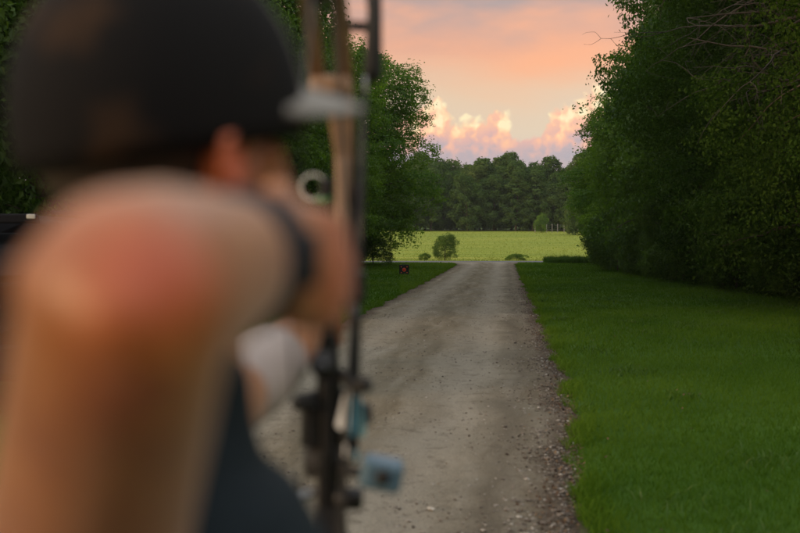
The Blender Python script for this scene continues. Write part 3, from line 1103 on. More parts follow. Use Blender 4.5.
secs = []
hz = [0.32, 0.36, 0.62, 0.95, 1.16, 1.24, 1.62, 1.78, 1.83]
for (y, wb, wt, top) in ((0.0, 0.86, 0.66, 0.955), (0.05, 0.92, 0.70, 0.985), (0.35, 0.95, 0.72, 1.0), (2.3, 0.96, 0.72, 1.0), (2.9, 0.96, 0.70, 0.99)):
    w = [wb - .1, wb - .02, wb, wb, wb - .02, wb - .05, wt + .08, wt, wt - .22]
    z = [h if h < 1.2 else 1.2 + (h - 1.2) * (top - 0.3) / 0.7 for h in hz]
    secs.append(section(y + (0.0), w, z))
for (y, wb, zt) in ((3.65, 0.95, 1.16), (4.45, 0.92, 1.06), (4.68, 0.84, 0.92)):
    w = [wb - .1, wb - .02, wb, wb, wb - .03, wb - .06, wb - .1, wb - .14, wb - .3]
    z = [0.32, 0.36, 0.6, 0.8, zt - .06, zt - .04, zt - .03, zt - .01, zt]
    secs.append(section(y, w, z))
# rake the rear: upper points lean forward
for s_i, s_ in enumerate(secs[:2]):
    secs[s_i] = [(x, y + max(0, z - 1.16) * 0.42, z) for x, y, z in s_]
mb = MB()
npt = len(secs[0])
V = [p for s_ in secs for p in s_]
F = []
for i in range(len(secs) - 1):
    for k in range(npt):
        k2 = (k + 1) % npt
        F.append([i * npt + k, i * npt + k2, (i + 1) * npt + k2, (i + 1) * npt + k])
F += [list(range(npt))[::-1], [(len(secs) - 1) * npt + k for k in range(npt)]]
mb.add(V, F)
mb.build('body', 'car_paint', car, bevel=0.03, smooth=False)


def slab(name, material, quad, th, parent=car, bevel=0.006):
    Q = np.array(quad, float)
    n = np.cross(Q[1] - Q[0], Q[3] - Q[0])
    n /= np.linalg.norm(n)
    m = MB()
    m.add(np.concatenate([Q - n * 0.012, Q + n * th]), [[3, 2, 1, 0], [4, 5, 6, 7], [0, 1, 5, 4], [1, 2, 6, 5], [2, 3, 7, 6], [3, 0, 4, 7]])
    return m.build(name, material, parent, smooth=False, bevel=bevel)


def rear(x, z, o=0.0):
    return (cx + x, cy + max(0, z - 1.16) * 0.42 - o, z)


rw = slab('rear_window', 'car_glass', [rear(-0.72, 1.27), rear(0.72, 1.27), rear(0.60, 1.66), rear(-0.60, 1.66)], 0.012)
MB().tube([rear(0.0, 1.30, 0.03), rear(-0.30, 1.33, 0.03), rear(-0.52, 1.38, 0.03)], [0.010, 0.008, 0.006], 6).build('wiper', 'rubber', rw)
slab('spoiler', 'car_trim', [(cx - 0.66, cy + 0.02, 1.75), (cx + 0.66, cy + 0.02, 1.75), (cx + 0.64, cy + 0.02, 1.835), (cx - 0.64, cy + 0.02, 1.835)], 0.06, bevel=0.015)
slab('marker_lamp', 'lens_clear', [(cx + 0.56, cy - 0.05, 1.79), (cx + 0.635, cy - 0.05, 1.79), (cx + 0.635, cy - 0.05, 1.83), (cx + 0.56, cy - 0.05, 1.83)], 0.012)
for sx in (-1, 1):
    slab('tail_light', 'lens_red', sorted([(cx + sx * 0.70, cy - 0.0, 0.92), (cx + sx * 0.85, cy - 0.0, 0.92)]) + sorted([(cx + sx * 0.68, cy - 0.0, 1.16), (cx + sx * 0.84, cy - 0.0, 1.16)])[::-1], 0.025, bevel=0.01)
    for (y0, y1, yt0, yt1) in ((0.55, 1.35, 0.75, 1.35), (1.42, 2.35, 1.42, 2.25), (2.42, 3.25, 2.32, 2.8)):
        q = [(cx + sx * 0.925, cy + y0, 1.25), (cx + sx * 0.925, cy + y1, 1.25), (cx + sx * 0.795, cy + yt1, 1.60), (cx + sx * 0.795, cy + yt0, 1.60)]
        slab('side_window', 'car_glass', q if sx > 0 else q[::-1], 0.014)
    slab('door_handle', 'car_trim', ([(cx + sx * 0.955, cy + 1.5, 1.08), (cx + sx * 0.955, cy + 1.7, 1.08), (cx + sx * 0.955, cy + 1.7, 1.11), (cx + sx * 0.955, cy + 1.5, 1.11)])[::sx], 0.02)
    MB().ell((cx + sx * 1.05, cy + 2.95, 1.22), (0.10, 0.06, 0.075)).build('mirror', 'car_paint', car)
    slab('headlight', 'lens_clear', ([(cx + sx * 0.55, cy + 4.66, 0.78), (cx + sx * 0.82, cy + 4.66, 0.78), (cx + sx * 0.82, cy + 4.60, 0.9), (cx + sx * 0.55, cy + 4.62, 0.9)])[::-sx], 0.04)
    MB().tube([(cx + sx * 0.62, cy + 0.5, 1.86), (cx + sx * 0.63, cy + 1.6, 1.885), (cx + sx * 0.62, cy + 2.7, 1.86)], [0.018] * 3, 8).build('roof_rail', 'car_trim', car)
    for wy in (0.85, 3.75):
        w = MB().lathe((cx + sx * 0.85, cy + wy, 0.355), [(-0.12, 0.24), (-0.115, 0.34), (-0.08, 0.355), (0.08, 0.355), (0.115, 0.34), (0.12, 0.24)], 0).build('wheel', 'rubber', car)
        r = MB().lathe((cx + sx * (0.85 + 0.085), cy + wy, 0.355), [(-0.03, 0.235), (0.03, 0.235), (0.033, 0.2), (0.01, 0.17), (0.012, 0.06), (0.036, 0.05)], 0) if sx > 0 else MB().lathe((cx - 0.935, cy + wy, 0.355), [(-0.036, 0.05), (-0.012, 0.06), (-0.01, 0.17), (-0.033, 0.2), (-0.03, 0.235), (0.03, 0.235)], 0)
        r.build('rim', 'steel', w)
slab('bumper', 'car_trim', [(cx - 0.88, cy - 0.04, 0.38), (cx + 0.88, cy - 0.04, 0.38), (cx + 0.88, cy - 0.04, 0.66), (cx - 0.88, cy - 0.04, 0.66)], 0.08, bevel=0.03)
slab('plate', 'plate', [(cx - 0.16, cy - 0.015, 0.80), (cx + 0.16, cy - 0.015, 0.80), (cx + 0.16, cy - 0.015, 0.92), (cx - 0.16, cy - 0.015, 0.92)], 0.012)
slab('trim_strip', 'car_trim', [(cx - 0.62, cy - 0.005, 1.19), (cx + 0.62, cy - 0.005, 1.19), (cx + 0.62, cy - 0.005, 1.215), (cx - 0.62, cy - 0.005, 1.215)], 0.014)

# ------------------------------------------------------------------ the archer
RSH = np.array([-0.183, 0.64, 1.418])      # right shoulder
REL = np.array([-0.108, 0.44, 1.578])      # right elbow, towards the camera
RWR = np.array([-0.086, 0.685, 1.590])     # right wrist
LSH = np.array([-0.196, 1.00, 1.415])
LEL = np.array([-0.186, 1.26, 1.428])
LWR = np.array([-0.130, 1.505, 1.470])
HEAD = np.array([-0.180, 0.865, 1.688])
TH = math.radians(43)
FW = np.array([math.sin(TH), math.cos(TH), 0])       # where the face points
RT = np.array([math.cos(TH), -math.sin(TH), 0])
UP = np.array([0, 0, 1.0])
AX = [RT, FW, UP]
person = bpy.data.objects.new('person', None)


def torso(mb, k=0.0, top=True):
    ring = [((-.165, .84, .90), (.115, .165)), ((-.17, .84, .98), (.125, .175)), ((-.17, .84, 1.06), (.12, .162)), ((-.17, .84, 1.14), (.115, .155)),
            ((-.165, .835, 1.24), (.12, .168)), ((-.170, .83, 1.33), (.118, .18)), ((-.184, .83, 1.39), (.098, .182)), ((-.188, .832, 1.435), (.074, .155)), ((-.180, .836, 1.475), (.060, .10))]
    mb.tube([c for c, _ in ring], [(r[1] + k, r[0] + k) for _, r in ring], 28, up=(1, 0, 0))


body = MB()
torso(body)
body.tube([(-.175, .84, 1.44), (-.178, .848, 1.52), (-.178, .855, 1.60)], [0.066, 0.058, 0.056], 20)
# shoulders: trapezius and deltoids
body.tube([(-.180, .80, 1.485), (-.183, .70, 1.445), RSH], [0.045, 0.055, 0.062], 16)
body.tube([(-.182, .88, 1.480), (-.188, .95, 1.445), LSH], [0.045, 0.052, 0.058], 16)
d = REL - RSH
body.tube([RSH, RSH + d * .25, RSH + d * .55, RSH + d * .85, REL], [(.060, .060), (.055, .056), (.050, .052), (.045, .048), (.042, .044)], 20)
body.ell(RSH + d * .45 + np.array([.006, .02, -.0]), (.042, .046, .055))
body.ell(REL + np.array([0.004, -0.020, -0.006]), (.024, .026, .026))
body.ell(REL + np.array([-0.026, -0.006, 0.004]), (.018, .020, .020))
body.tube([REL + np.array([.012, -.02, -.02]), REL + np.array([.014, .05, .002]), REL + np.array([.020, .15, .006])], [.016, .020, .012], 12)
body.tube([REL + np.array([-.030, .03, -.03]), REL + np.array([-.058, .09, -.085]), REL + np.array([-.078, .15, -.13])], [.018, .024, .018], 12)
d = RWR - REL
body.tube([REL, REL + d * .18, REL + d * .4, REL + d * .7, RWR], [(.042, .043), (.041, .045), (.038, .043), (.032, .037), (.026, .032)], 20)
d = LEL - LSH
body.tube([LSH, LSH + d * .35, LSH + d * .7, LEL], [.054, .048, .043, .040], 18)
d = LWR - LEL
body.tube([LEL, LEL + d * .25, LEL + d * .65, LWR], [.042, .045, .037, (.026, .031)], 18)
# legs under the trousers
for hy, kn, an, ft in ((.755, (-.16, .715, .52), (-.175, .685, .09), .665), (.925, (-.16, .985, .52), (-.175, 1.025, .09), 1.055)):
    body.tube([(-.168, hy, .93), (-.163, (hy + kn[1]) / 2, .72), kn, (-.178, (kn[1] + an[1]) / 2, .34), an], [.085, .075, .055, .055, .038], 18)
    body.tube([(-.21, an[1], .055), (-.13, (an[1] + ft) / 2, .045), (-.02, ft, .035)], [.036, .042, .028], 14)
# head
body.ell(HEAD + UP * 0.012 - FW * 0.012, (.074, .094, .100), AX)
body.ell(HEAD + FW * 0.030 - UP * 0.040, (.060, .058, .072), AX)
body.tube([HEAD + FW * 0.058 - UP * 0.098 - RT * 0.022, HEAD + FW * 0.075 - UP * 0.103, HEAD + FW * 0.058 - UP * 0.098 + RT * 0.022], [.018, .02, .018], 12)
for s in (-1, 1):
    body.tube([HEAD + RT * s * .058 - UP * .045 - FW * .005, HEAD + RT * s * .052 - UP * .085 + FW * .02, HEAD + RT * s * .025 - UP * .105 + FW * .062], [.018, .018, .016], 10)   # jaw
    body.tube([HEAD + RT * s * .020 + UP * .022 + FW * .084, HEAD + RT * s * .05 + UP * .02 + FW * .066], [.010, .009], 10)      # brow
    body.ell(HEAD + RT * s * .044 - UP * .022 + FW * .062, (.017, .016, .013), AX)      # cheek
    e = HEAD + RT * s * .077 - UP * .036 - FW * .004
    body.ell(e, (.008, .019, .031), AX)                                                  # ear
    body.tube([e + RT * s * .009 - UP * .02 + FW * .006, e + RT * s * .014 - UP * .005 - FW * .014, e + RT * s * .014 + UP * .02 - FW * .012, e + RT * s * .009 + UP * .027 + FW * .006], [.005, .0055, .006, .005], 8)
body.tube([HEAD + FW * .083 + UP * .012, HEAD + FW * .100 - UP * .015, HEAD + FW * .110 - UP * .032], [.009, .011, .013], 10)
body.ell(HEAD + FW * .096 - UP * .036, (.018, .012, .009), AX)
body.tube([HEAD + FW * .083 - UP * .060 - RT * .022, HEAD + FW * .092 - UP * .058, HEAD + FW * .083 - UP * .060 + RT * .022], [.005, .0065, .005], 10)
body.tube([HEAD + FW * .082 - UP * .070 - RT * .019, HEAD + FW * .090 - UP * .072, HEAD + FW * .082 - UP * .070 + RT * .019], [.0055, .0075, .0055], 10)

# right hand closed on the release, palm towards the face
K = np.array([-0.049, 0.766, 1.580])
f = (K - RWR) / np.linalg.norm(K - RWR)
body.tube([RWR, RWR + f * .03 + np.array([.001, 0, -.003]), K - f * .004], [(.026, .033), (.019, .039), (.015, .041)], 18, up=(0, 0, 1))
for o_, ln, rr in ((.031, 1.0, .0098), (.0105, 1.08, .0102), (-.0105, 1.0, .0098), (-.030, .82, .0088)):
    k0 = K + UP * o_ + f * (.003 if abs(o_) < .02 else -.004)
    p1 = k0 + f * .040 * ln + np.array([-.008, 0, -.003])
    p2 = p1 + np.array([-.024 * ln, .004, -.002])
    p3 = p2 + np.array([-.010, -.018 * ln, .0])
    body.tube([k0 - f * .03, k0, (k0 + p1) / 2, p1, p2, p3], [rr * 1.05, rr * 1.12, rr * .98, rr, rr * .9, rr * .78], 12)
body.tube([RWR + f * .022 + UP * .022 + RT * -.008, RWR + f * .052 + UP * .046 + np.array([-.016, 0, 0]), RWR + f * .085 + UP * .046 + np.array([-.030, 0, 0]), RWR + f * .108 + UP * .036 + np.array([-.034, 0, 0])], [.014, .0125, .011, .009], 12)
# left hand round the grip
G = np.array([-0.105, 1.600, 1.487])
body.tube([LWR, LWR + np.array([-.002, .03, .004]), G + np.array([-.022, -.030, -.002])], [(.026, .031), (.024, .036), (.020, .040)], 18, up=(0, 0, 1))
for o_, ln, rr in ((.028, 1.0, .0098), (.008, 1.08, .0102), (-.012, 1.0, .0098), (-.031, .82, .0088)):
    k0 = G + np.array([-.030, -.006, o_])
    p1 = G + np.array([-.026, .030 * ln, o_ - .003])
    p2 = G + np.array([-.002, .036 * ln, o_ - .005])
    p3 = G + np.array([.018, .020, o_ - .006])
    body.tube([k0 + np.array([.004, -.035, 0]), k0, p1, p2, p3], [rr * 1.05, rr * 1.12, rr, rr * .92, rr * .8], 12)
body.tube([G + np.array([-.020, -.055, .022]), G + np.array([.008, -.040, .036]), G + np.array([.024, -.012, .034]), G + np.array([.026, .012, .028])], [.014, .012, .011, .009], 12)

COL.objects.link(person)
person.location = (-0.17, 0.85, 0)
tag(person, 'archer in a dark cap and navy sleeveless shirt drawing a compound bow, seen from behind', 'person')
bo = body.build('body', 'skin', person, remesh=0.0045, smooth_it=7)
me = bo.data
co = np.zeros(len(me.vertices) * 3, np.float32)
me.vertices.foreach_get('co', co)
co = co.reshape(-1, 3) + np.array(person.location)
tint = np.zeros(len(co))
for c, r, a in ((REL + np.array([.020, -.036, .010]), .027, 1.0), (REL + np.array([.012, -.030, -.040]), .024, .45), (HEAD + RT * .085 - UP * .028, .040, 1.0), (HEAD - RT * .085 - UP * .028, .040, 1.0), (K + np.array([.0, .01, -.01]), .055, .8), (K + np.array([-.02, .04, 0]), .03, .3), (G, .05, .3), (HEAD + FW * .1 - UP * .03, .03, .4)):
    tint = np.maximum(tint, a * np.exp(-(np.linalg.norm(co - c, axis=1) / r) ** 2))
a_ = me.attributes.new('tint', 'FLOAT', 'POINT')
a_.data.foreach_set('value', tint.astype(np.float32))

# eyes
for s in (-1, 1):
    e = MB().ell(HEAD + RT * s * .031 + UP * .004 + FW * .074, (.011, .010, .009), AX, 16, 10).build('eye', 'pale_ring', person)
    MB().ell(HEAD + RT * s * .031 + UP * .004 + FW * .0825, (.005, .003, .005), AX, 12, 8).build('iris', 'hair', e)
# hair below the cap at the nape and sides
hb = MB()
hb.ell(HEAD + UP * 0.005 - FW * 0.018, (.079, .096, .096), AX, 28, 18)
ho = hb.build('hair', 'hair', person)
hme = ho.data
import bmesh
bm = bmesh.new()
bm.from_mesh(hme)
off = np.array(HEAD) - np.array(person.location)
kill = [v for v in bm.verts if ((np.array(v.co) - off) @ FW) > 0.02 - 0.0 * v.co.z or v.co.z < off[2] - 0.062 + max(0, ((np.array(v.co) - off) @ FW)) * 0.6]
bmesh.ops.delete(bm, geom=kill, context='VERTS')
bm.to_mesh(hme)
bm.free()

# cap: dark crown, paler front panel, grey bill
CAPC = HEAD + UP * 0.010 - FW * 0.006


def dome(a0, a1, grow, nu=40, nv=14):
    V, F = [], []
    for j in range(nv + 1):
        for i in range(nu + 1):
            ph = a0 + (a1 - a0) * i / nu
            rim = -0.40 + 0.32 * (0.5 + 0.5 * math.sin(ph))        # lower at the nape
            th = (PI / 2 - rim) * (j / nv)
            wid = 1 + 0.05 * math.sin(ph * 2.0) ** 2
            l = RT * math.sin(th) * math.cos(ph) * (.091 + grow) * wid + FW * math.sin(th) * math.sin(ph) * (.113 + grow) * wid + UP * math.cos(th) * (.128 + grow)
            V.append(CAPC + l)
    w = nu + 1
    for j in range(nv):
        for i in range(nu):
            F.append([j * w + i, (j + 1) * w + i, (j + 1) * w + i + 1, j * w + i + 1])
    return V, F


def shell(name, V, F, th, material, parent):
    m = MB()
    m.add(V, F)
    o = m.build(name, material, parent)
    s = o.modifiers.new('s', 'SOLIDIFY')
    s.thickness = th
    s.offset = 0
    dg = bpy.context.evaluated_depsgraph_get()
    me2 = bpy.data.meshes.new_from_object(o.evaluated_get(dg))
    o.modifiers.clear()
    o.data = me2
    return o


cap = shell('cap', *dome(math.radians(128), math.radians(128 + 284), 0.0), 0.004, 'cap', person)
V, F = dome(math.radians(52), math.radians(128), 0.001, 20)
cp = shell('front_panel', V, F, 0.004, 'cap_grey', None)
cp.parent = cap
cp.location = -np.array(person.location)
V, F = [], []
nu, nv = 24, 8
for j in range(nv + 1):
    for i in range(nu + 1):
        ph = math.radians(28 + 124 * i / nu)
        t = j / nv
        r0 = RT * math.cos(ph) * .088 + FW * math.sin(ph) * .110
        ext = FW * 0.092 * math.sin((i / nu) * PI) ** 0.7 + RT * 0.012 * math.cos(ph)
        z = 0.034 - 0.028 * t * 0.5 - 0.35 * (math.cos(ph) * .09) ** 2 / .09
        V.append(CAPC + r0 + ext * t + UP * z)
w = nu + 1
for j in range(nv):
    for i in range(nu):
        F.append([j * w + i, j * w + i + 1, (j + 1) * w + i + 1, (j + 1) * w + i])
bl = shell('bill', V, F, 0.005, 'cap_grey', None)
bl.parent = cap
bl.location = -np.array(person.location)
bt = MB().ell(CAPC + UP * .130, (.008, .008, .005), AX, 14, 8).build('button', 'cap', None)
bt.parent = cap
bt.location = -np.array(person.location)

# clothing
tk = MB()
torso(tk, 0.010)
tk.tube([(-.182, .79, 1.475), (-.183, .72, 1.452)], [0.050, 0.058], 16)
tk.tube([(-.182, .89, 1.472), (-.186, .95, 1.446)], [0.050, 0.054], 16)
tk.build('sleeveless_shirt', 'navy', person, remesh=0.006, smooth_it=5)
tr_ = MB()
tr_.tube([(-.167, .84, .86), (-.17, .84, .95), (-.17, .84, 1.02)], [(.19, .135), (.192, .142), (.182, .138)], 24, up=(1, 0, 0))
for hy, kn, an in ((.755, (-.16, .715, .52), (-.178, .685, .10)), (.925, (-.16, .985, .52), (-.178, 1.025, .10))):
    tr_.tube([(-.168, hy, .92), (-.163, (hy + kn[1]) / 2, .72), kn, (-.178, (kn[1] + an[1]) / 2, .32), an], [.104, .092, .076, .074, .070], 18)
tr_.build('trousers', 'trousers', person, remesh=0.008)
for an, ft in ((.685, .665), (1.025, 1.055)):
    b = MB()
    b.tube([(-.178, an, .15), (-.19, an, .07)], [.056, .056], 14)
    b.tube([(-.215, an, .052), (-.12, (an + ft) / 2, .052), (-.005, ft, .044)], [(.045, .05), (.052, .05), (.042, .036)], 16, up=(0, 0, 1))
    b.tube([(-.225, an, .014), (-.12, (an + ft) / 2, .014), (.02, ft, .014)], [(.046, .014), (.056, .014), (.046, .014)], 16, up=(0, 0, 1))
    b.build('boot', 'boot', person, remesh=0.006)
ws = MB()
d = (REL - RWR) / np.linalg.norm(REL - RWR)
ws.tube([RWR + d * .052, RWR + d * .03, RWR - d * .0], [(.0375, .0425), (.036, .041), (.032, .040)], 24, up=(0, 0, 1))
so = ws.build('wrist_strap', 'strap', person, smooth=True)
MB().box(RWR + d * .026 + np.array([.036, 0, 0]), (.004, .014, .016)).build('buckle', 'black_metal', None, bevel=0.002)
bk = bpy.data.objects['buckle']
bk.parent = so
bk.location = -np.array(person.location)
rl = MB()
rl.tube([RWR + f * .03 + np.array([-.018, 0, 0]), K + f * .02 + np.array([-.026, 0, .0]), (-.084, .836, 1.576)], [.006, .0075, .006], 10)
rl.tube([(-.084, .822, 1.576), (-.082, .826, 1.598)], [.003, .003], 8)
rl.build('release_trigger', 'black_metal', None)
rt_ = bpy.data.objects['release_trigger']
rt_.parent = so
rt_.location = -np.array(person.location)

ag = MB()
d = LWR - LEL
ag.tube([LEL - d * .05, LEL + d * .2, LEL + d * .50], [.0465, .0490, .0435], 24)
ag.build('arm_guard', 'guard', person)

# ------------------------------------------------------------------ the compound bow
bow = empty('compound_bow', (G[0], G[1], 0), 'tan and black compound bow drawn by the archer', 'bow')
bow.location = (G[0], G[1], G[2])
XR = -0.083
gy, gz = G[1], G[2]
r = MB()
r.bar([(XR - .006, gy + .03, gz + .33), (XR, gy + .055, gz + .24), (XR, gy + .050, gz + .14), (XR - .005, gy + .028, gz + .06), (G[0], gy + .004, gz + .035)],
      [(.021, .016), (.013, .018), (.011, .016), (.013, .018), (.013, .018)])
r.bar([(XR, gy + .020, gz + .23), (XR, gy + .005, gz + .13), (XR - .008, gy + .012, gz + .055)], [(.010, .007), (.010, .007), (.012, .01)])
r.bar([(XR, gy + .05, gz + .19), (XR, gy + .012, gz + .16)], (.008, .006))
r.build('riser', 'tan', bow, smooth=False, bevel=0.004)
r = MB()
r.bar([(G[0], gy + .004, gz - .035), (G[0], gy + .035, gz - .10), (G[0], gy + .055, gz - .20), (G[0] + .004, gy + .03, gz - .33)], [(.015, .018), (.017, .018), (.019, .019), (.023, .016)])
r.bar([(G[0], gy + .012, gz - .09), (G[0], gy + .015, gz - .20), (G[0], gy + .03, gz - .28)], [(.010, .007), (.010, .007), (.012, .008)])
r.build('lower_riser', 'black_metal', bow, smooth=False, bevel=0.004)
vb = MB().tube([(G[0], gy + .03, gz - .075), tuple(at(326, 356, 1.52)), tuple(at(322, 368, 1.34))], [.010, .008, .008], 12).build('back_stabilizer', 'black_metal', bow)
MB().lathe(at(323, 365, 1.38), [(-.012, .013), (-.009, .016), (.009, .016), (.012, .013)], 1, 20).build('damper', 'rubber', vb)
mb = MB().lathe((G[0] + .012, gy + .045, gz - .125), [(-.030, .013), (-.026, .018), (.024, .018), (.028, .012)], 0, 20)
mb.build('upper_damper', 'rubber', bow)
MB().lathe((G[0] - .004, gy + .05, gz - .215), [(-.032, .018), (-.028, .027), (.030, .027), (.034, .018)], 0, 20).build('lower_damper', 'rubber', bow)
MB().box((G[0] - .026, gy + .03, gz - .16), (.012, .016, .030)).build('side_plate', 'black_metal', bow, smooth=False, bevel=0.004)
MB().tube([(G[0] - .026, gy + .04, gz - .262), (G[0] - .052, gy + .03, gz - .270)], [.007, .009], 12).build('reel_knob', 'steel', bow)
MB().tube([(G[0] + .018, gy + .03, gz - .085), (G[0] + .046, gy - .02, gz - .098), (G[0] + .056, gy - .06, gz - .088)], [.010, .009, .012], 12).build('cable_slide', 'rubber', bow)
MB().tube([(G[0] - .012, gy + .03, gz - .115), (G[0] - .040, gy + .0, gz - .122)], [.010, .013], 12).build('side_knob', 'rubber', bow)
MB().lathe((G[0] + .030, gy + .03, gz - .268), [(-.022, .012), (-.018, .017), (.016, .017), (.020, .012)], 0, 20).build('counter_weight', 'black_metal', bow)
MB().box((XR + .020, gy + .03, gz + .045), (.012, .026, .022)).build('rest_bracket', 'black_metal', bow, smooth=False, bevel=0.004)
MB().tube([(G[0], gy - .002, gz + .045), (G[0], gy - .006, gz), (G[0], gy + .002, gz - .045)], [(.013, .02), (.0135, .022), (.013, .02)], 14, up=(0, 1, 0)).build('grip', 'rubber', bow)
for s, xo, mt in ((1, -0.100, 'tan'), (-1, -0.104, 'black_metal')):
    MB().box((xo, gy + .022, gz + s * .335), (.030, .034, .014)).build('limb_pocket', mt, bow, smooth=False, bevel=0.008)
    for dx in (-.0205, .0205):
        MB().bar([(xo + dx, gy + .035, gz + s * .345), (xo + dx, gy - .07, gz + s * .405), (xo + dx, gy - .17, gz + s * .435), (xo + dx, gy - .235, gz + s * .44)],
                 [(.0105, .007), (.0100, .006), (.0095, .005), (.0095, .0045)]).build('limb', mt, bow, smooth=False, bevel=0.0015)
    cz = gz + s * .44
    MB().lathe((xo, gy - .235, cz), [(-.009, .044), (-.006, .040), (.006, .040), (.009, .044)], 0, 28).build('cam', 'black_metal', bow)
    MB().tube([(xo - .034, gy - .235, cz), (xo + .034, gy - .235, cz)], [.004, .004], 8).build('axle', 'steel', bow)
nock = np.array([-.0845, .842, 1.576])
st = MB()
st.tube([(-.100, gy - .275, gz + .455), nock], [.0016, .0016], 6)
st.tube([(-.104, gy - .275, gz - .455), nock], [.0016, .0016], 6)
st.build('string', 'string', bow)
cb = MB()
cb.tube([(-.086, gy - .20, gz + .43), (-.066, gy - .11, gz), (-.090, gy - .20, gz - .43)], [.0022] * 3, 6)
cb.tube([(-.080, gy - .20, gz + .43), (-.060, gy - .11, gz), (-.084, gy - .20, gz - .43)], [.0022] * 3, 6)
cb.build('cable', 'string', bow)
MB().tube([(XR, gy + .02, gz + .02), (-.062, gy - .06, gz + .02), (-.060, gy - .12, gz + .01)], [.006, .005, .005], 8).build('cable_guard', 'black_metal', bow)
# sight: bar on the right of the riser, pale scope ring to its left
RC = at(313.5, 187, 1.66)
sg = MB().bar([(XR + .018, gy + .03, RC[2] - .012), (XR + .018, 1.66, RC[2] - .012)], (.005, .012)).build('sight', 'black_metal', bow, smooth=False, bevel=0.002)


def sub(mb, name, material, parent, **kw):
    return mb.build(name, material, parent, **kw)


sub(MB().torus(tuple(RC), .0185, .0016), 'scope_ring', 'pale_ring', sg)
sub(MB().tube([tuple(RC + np.array([.004, 0, -.0185])), tuple(RC + np.array([.016, 0, -.0215])), tuple(RC + np.array([.026, .0, -.016]))], [.0025, .0032, .0025], 8), 'fibre_coil', 'fibre', sg)
sub(MB().box((XR + .004, 1.66, RC[2] - .022), (.020, .012, .012)).box((RC[0] + .021, 1.64, RC[2] - .002), (.009, .010, .013)), 'sight_block', 'black_metal', sg, smooth=False, bevel=0.003)
MB().box((XR + .003, gy + .05, gz + .07), (.020, .018, .010)).tube([(XR - .005, gy + .02, gz + .075), (-.094, gy - .005, gz + .078)], [.003, .003], 6).build('arrow_rest', 'black_metal', bow, bevel=0.0)
# stabiliser with a pale blue end block
sb0 = at(345, 470, 1.62)
sb1 = at(380, 474, 1.56)
stb = MB().tube([(G[0] + .01, gy + .03, sb0[2]), tuple(sb0 + np.array([.01, -.02, 0])), tuple(sb1)], [.008, .008, .008], 10).build('stabilizer', 'black_metal', bow)
sub(MB().box(sb1 + np.array([.002, 0, 0]), (.030, .028, .022), [[.96, 0, -.20], [0, 1, 0], [.20, 0, .96]]), 'end_weight', 'paleblue', stb, smooth=False, bevel=0.008)
sub(MB().lathe(sb1 + np.array([.004, -.030, 0]), [(-.003, .010), (.006, .011)], 1, 20), 'end_screw', 'rubber', stb)
# quiver on the right of the riser
QX = -.070
q = MB()
q.bar([(QX, gy + .05, gz + .30), (QX, gy + .05, gz - .20)], (.005, .009))
q.bar([(QX - .02, gy + .03, gz + .30), (QX + .018, gy + .03, gz + .30)], (.012, .012)) if False else None
qv = q.build('quiver', 'black_metal', bow, smooth=False, bevel=0.002)
h0, h1 = at(373, 74, 1.66), at(371, -50, 1.66)
sub(MB().tube([h0, (h0 + h1) / 2 + np.array([.004, 0, 0]), h1], [(.014, .028), (.011, .034), (.015, .026)], 16, up=(0, 1, 0)).tube([at(368, 28, 1.66), at(345, 27, 1.66)], [.008, .008], 10), 'quiver_hood', 'rubber', qv)
sub(MB().box((QX + .002, gy + .045, gz - .145), (.026, .016, .014)), 'arrow_gripper', 'rubber', qv, smooth=False, bevel=0.004)


def arrow(base, tip, vane_mats, label, group, name='arrow', roll=0.0, vlen=.055, vh=.012):
    base, tip = np.array(base, float), np.array(tip, float)
    t = (tip - base) / np.linalg.norm(tip - base)
    e = empty(name, tuple(base), label, 'arrow', group)
    MB().tube([base, tip], [.0032, .0032], 8).build('shaft', 'carbon', e)
    MB().tube([base - t * .014, base + t * .002], [.0034, .0034], 8).build('nock', vane_mats[0], e)
    MB().tube([tip - t * .001, tip + t * .022], [.0036, .0012], 8).build('point', 'steel', e)
    u = np.cross(t, (0.3, 0.5, 0.8))
    u /= np.linalg.norm(u)
    v = np.cross(t, u)
    for k in range(3):
        a = roll + k * 2 * PI / 3
        n_ = u * math.cos(a) + v * math.sin(a)
        b_ = np.cross(t, n_) * .0007
        s0 = base + t * .022
        prof = [(0, .003), (vlen, .003), (vlen * .85, .003 + vh * .35), (vlen * .12, .003 + vh), (0, .003 + vh * .7)]
        pts = [s0 + t * x_ + n_ * h_ for x_, h_ in prof]
        m = MB()
        m.add([p_ - b_ for p_ in pts] + [p_ + b_ for p_ in pts], [[4, 3, 2, 1, 0], [5, 6, 7, 8, 9]] + [[i_, (i_ + 1) % 5, 5 + (i_ + 1) % 5, 5 + i_] for i_ in range(5)])
        m.build('vane', vane_mats[k % len(vane_mats)], e, smooth=False)
    return e


arrow(nock + np.array([0, .012, 0]), (-.097, gy + .06, gz + .083), ['vane_white', 'vane_cyan', 'vane_cyan'], 'nocked arrow at full draw between the hand and the riser', None)
b0 = at(346, 446, 1.60)
arrow(b0, (b0[0] + .026, 1.63, gz + .33), ['vane_white', 'vane_white', 'vane_cyan'], 'quiver arrow with white vanes beside the lower riser', None, roll=0.3, vlen=.06, vh=.014)
b1 = at(356, 452, 1.63)
arrow(b1, (b1[0] + .012, 1.64, gz + .33), ['vane_cyan', 'vane_cyan', 'rubber'], 'quiver arrow with blue and black vanes beside the white vaned one', None, roll=1.0, vlen=.06, vh=.014)

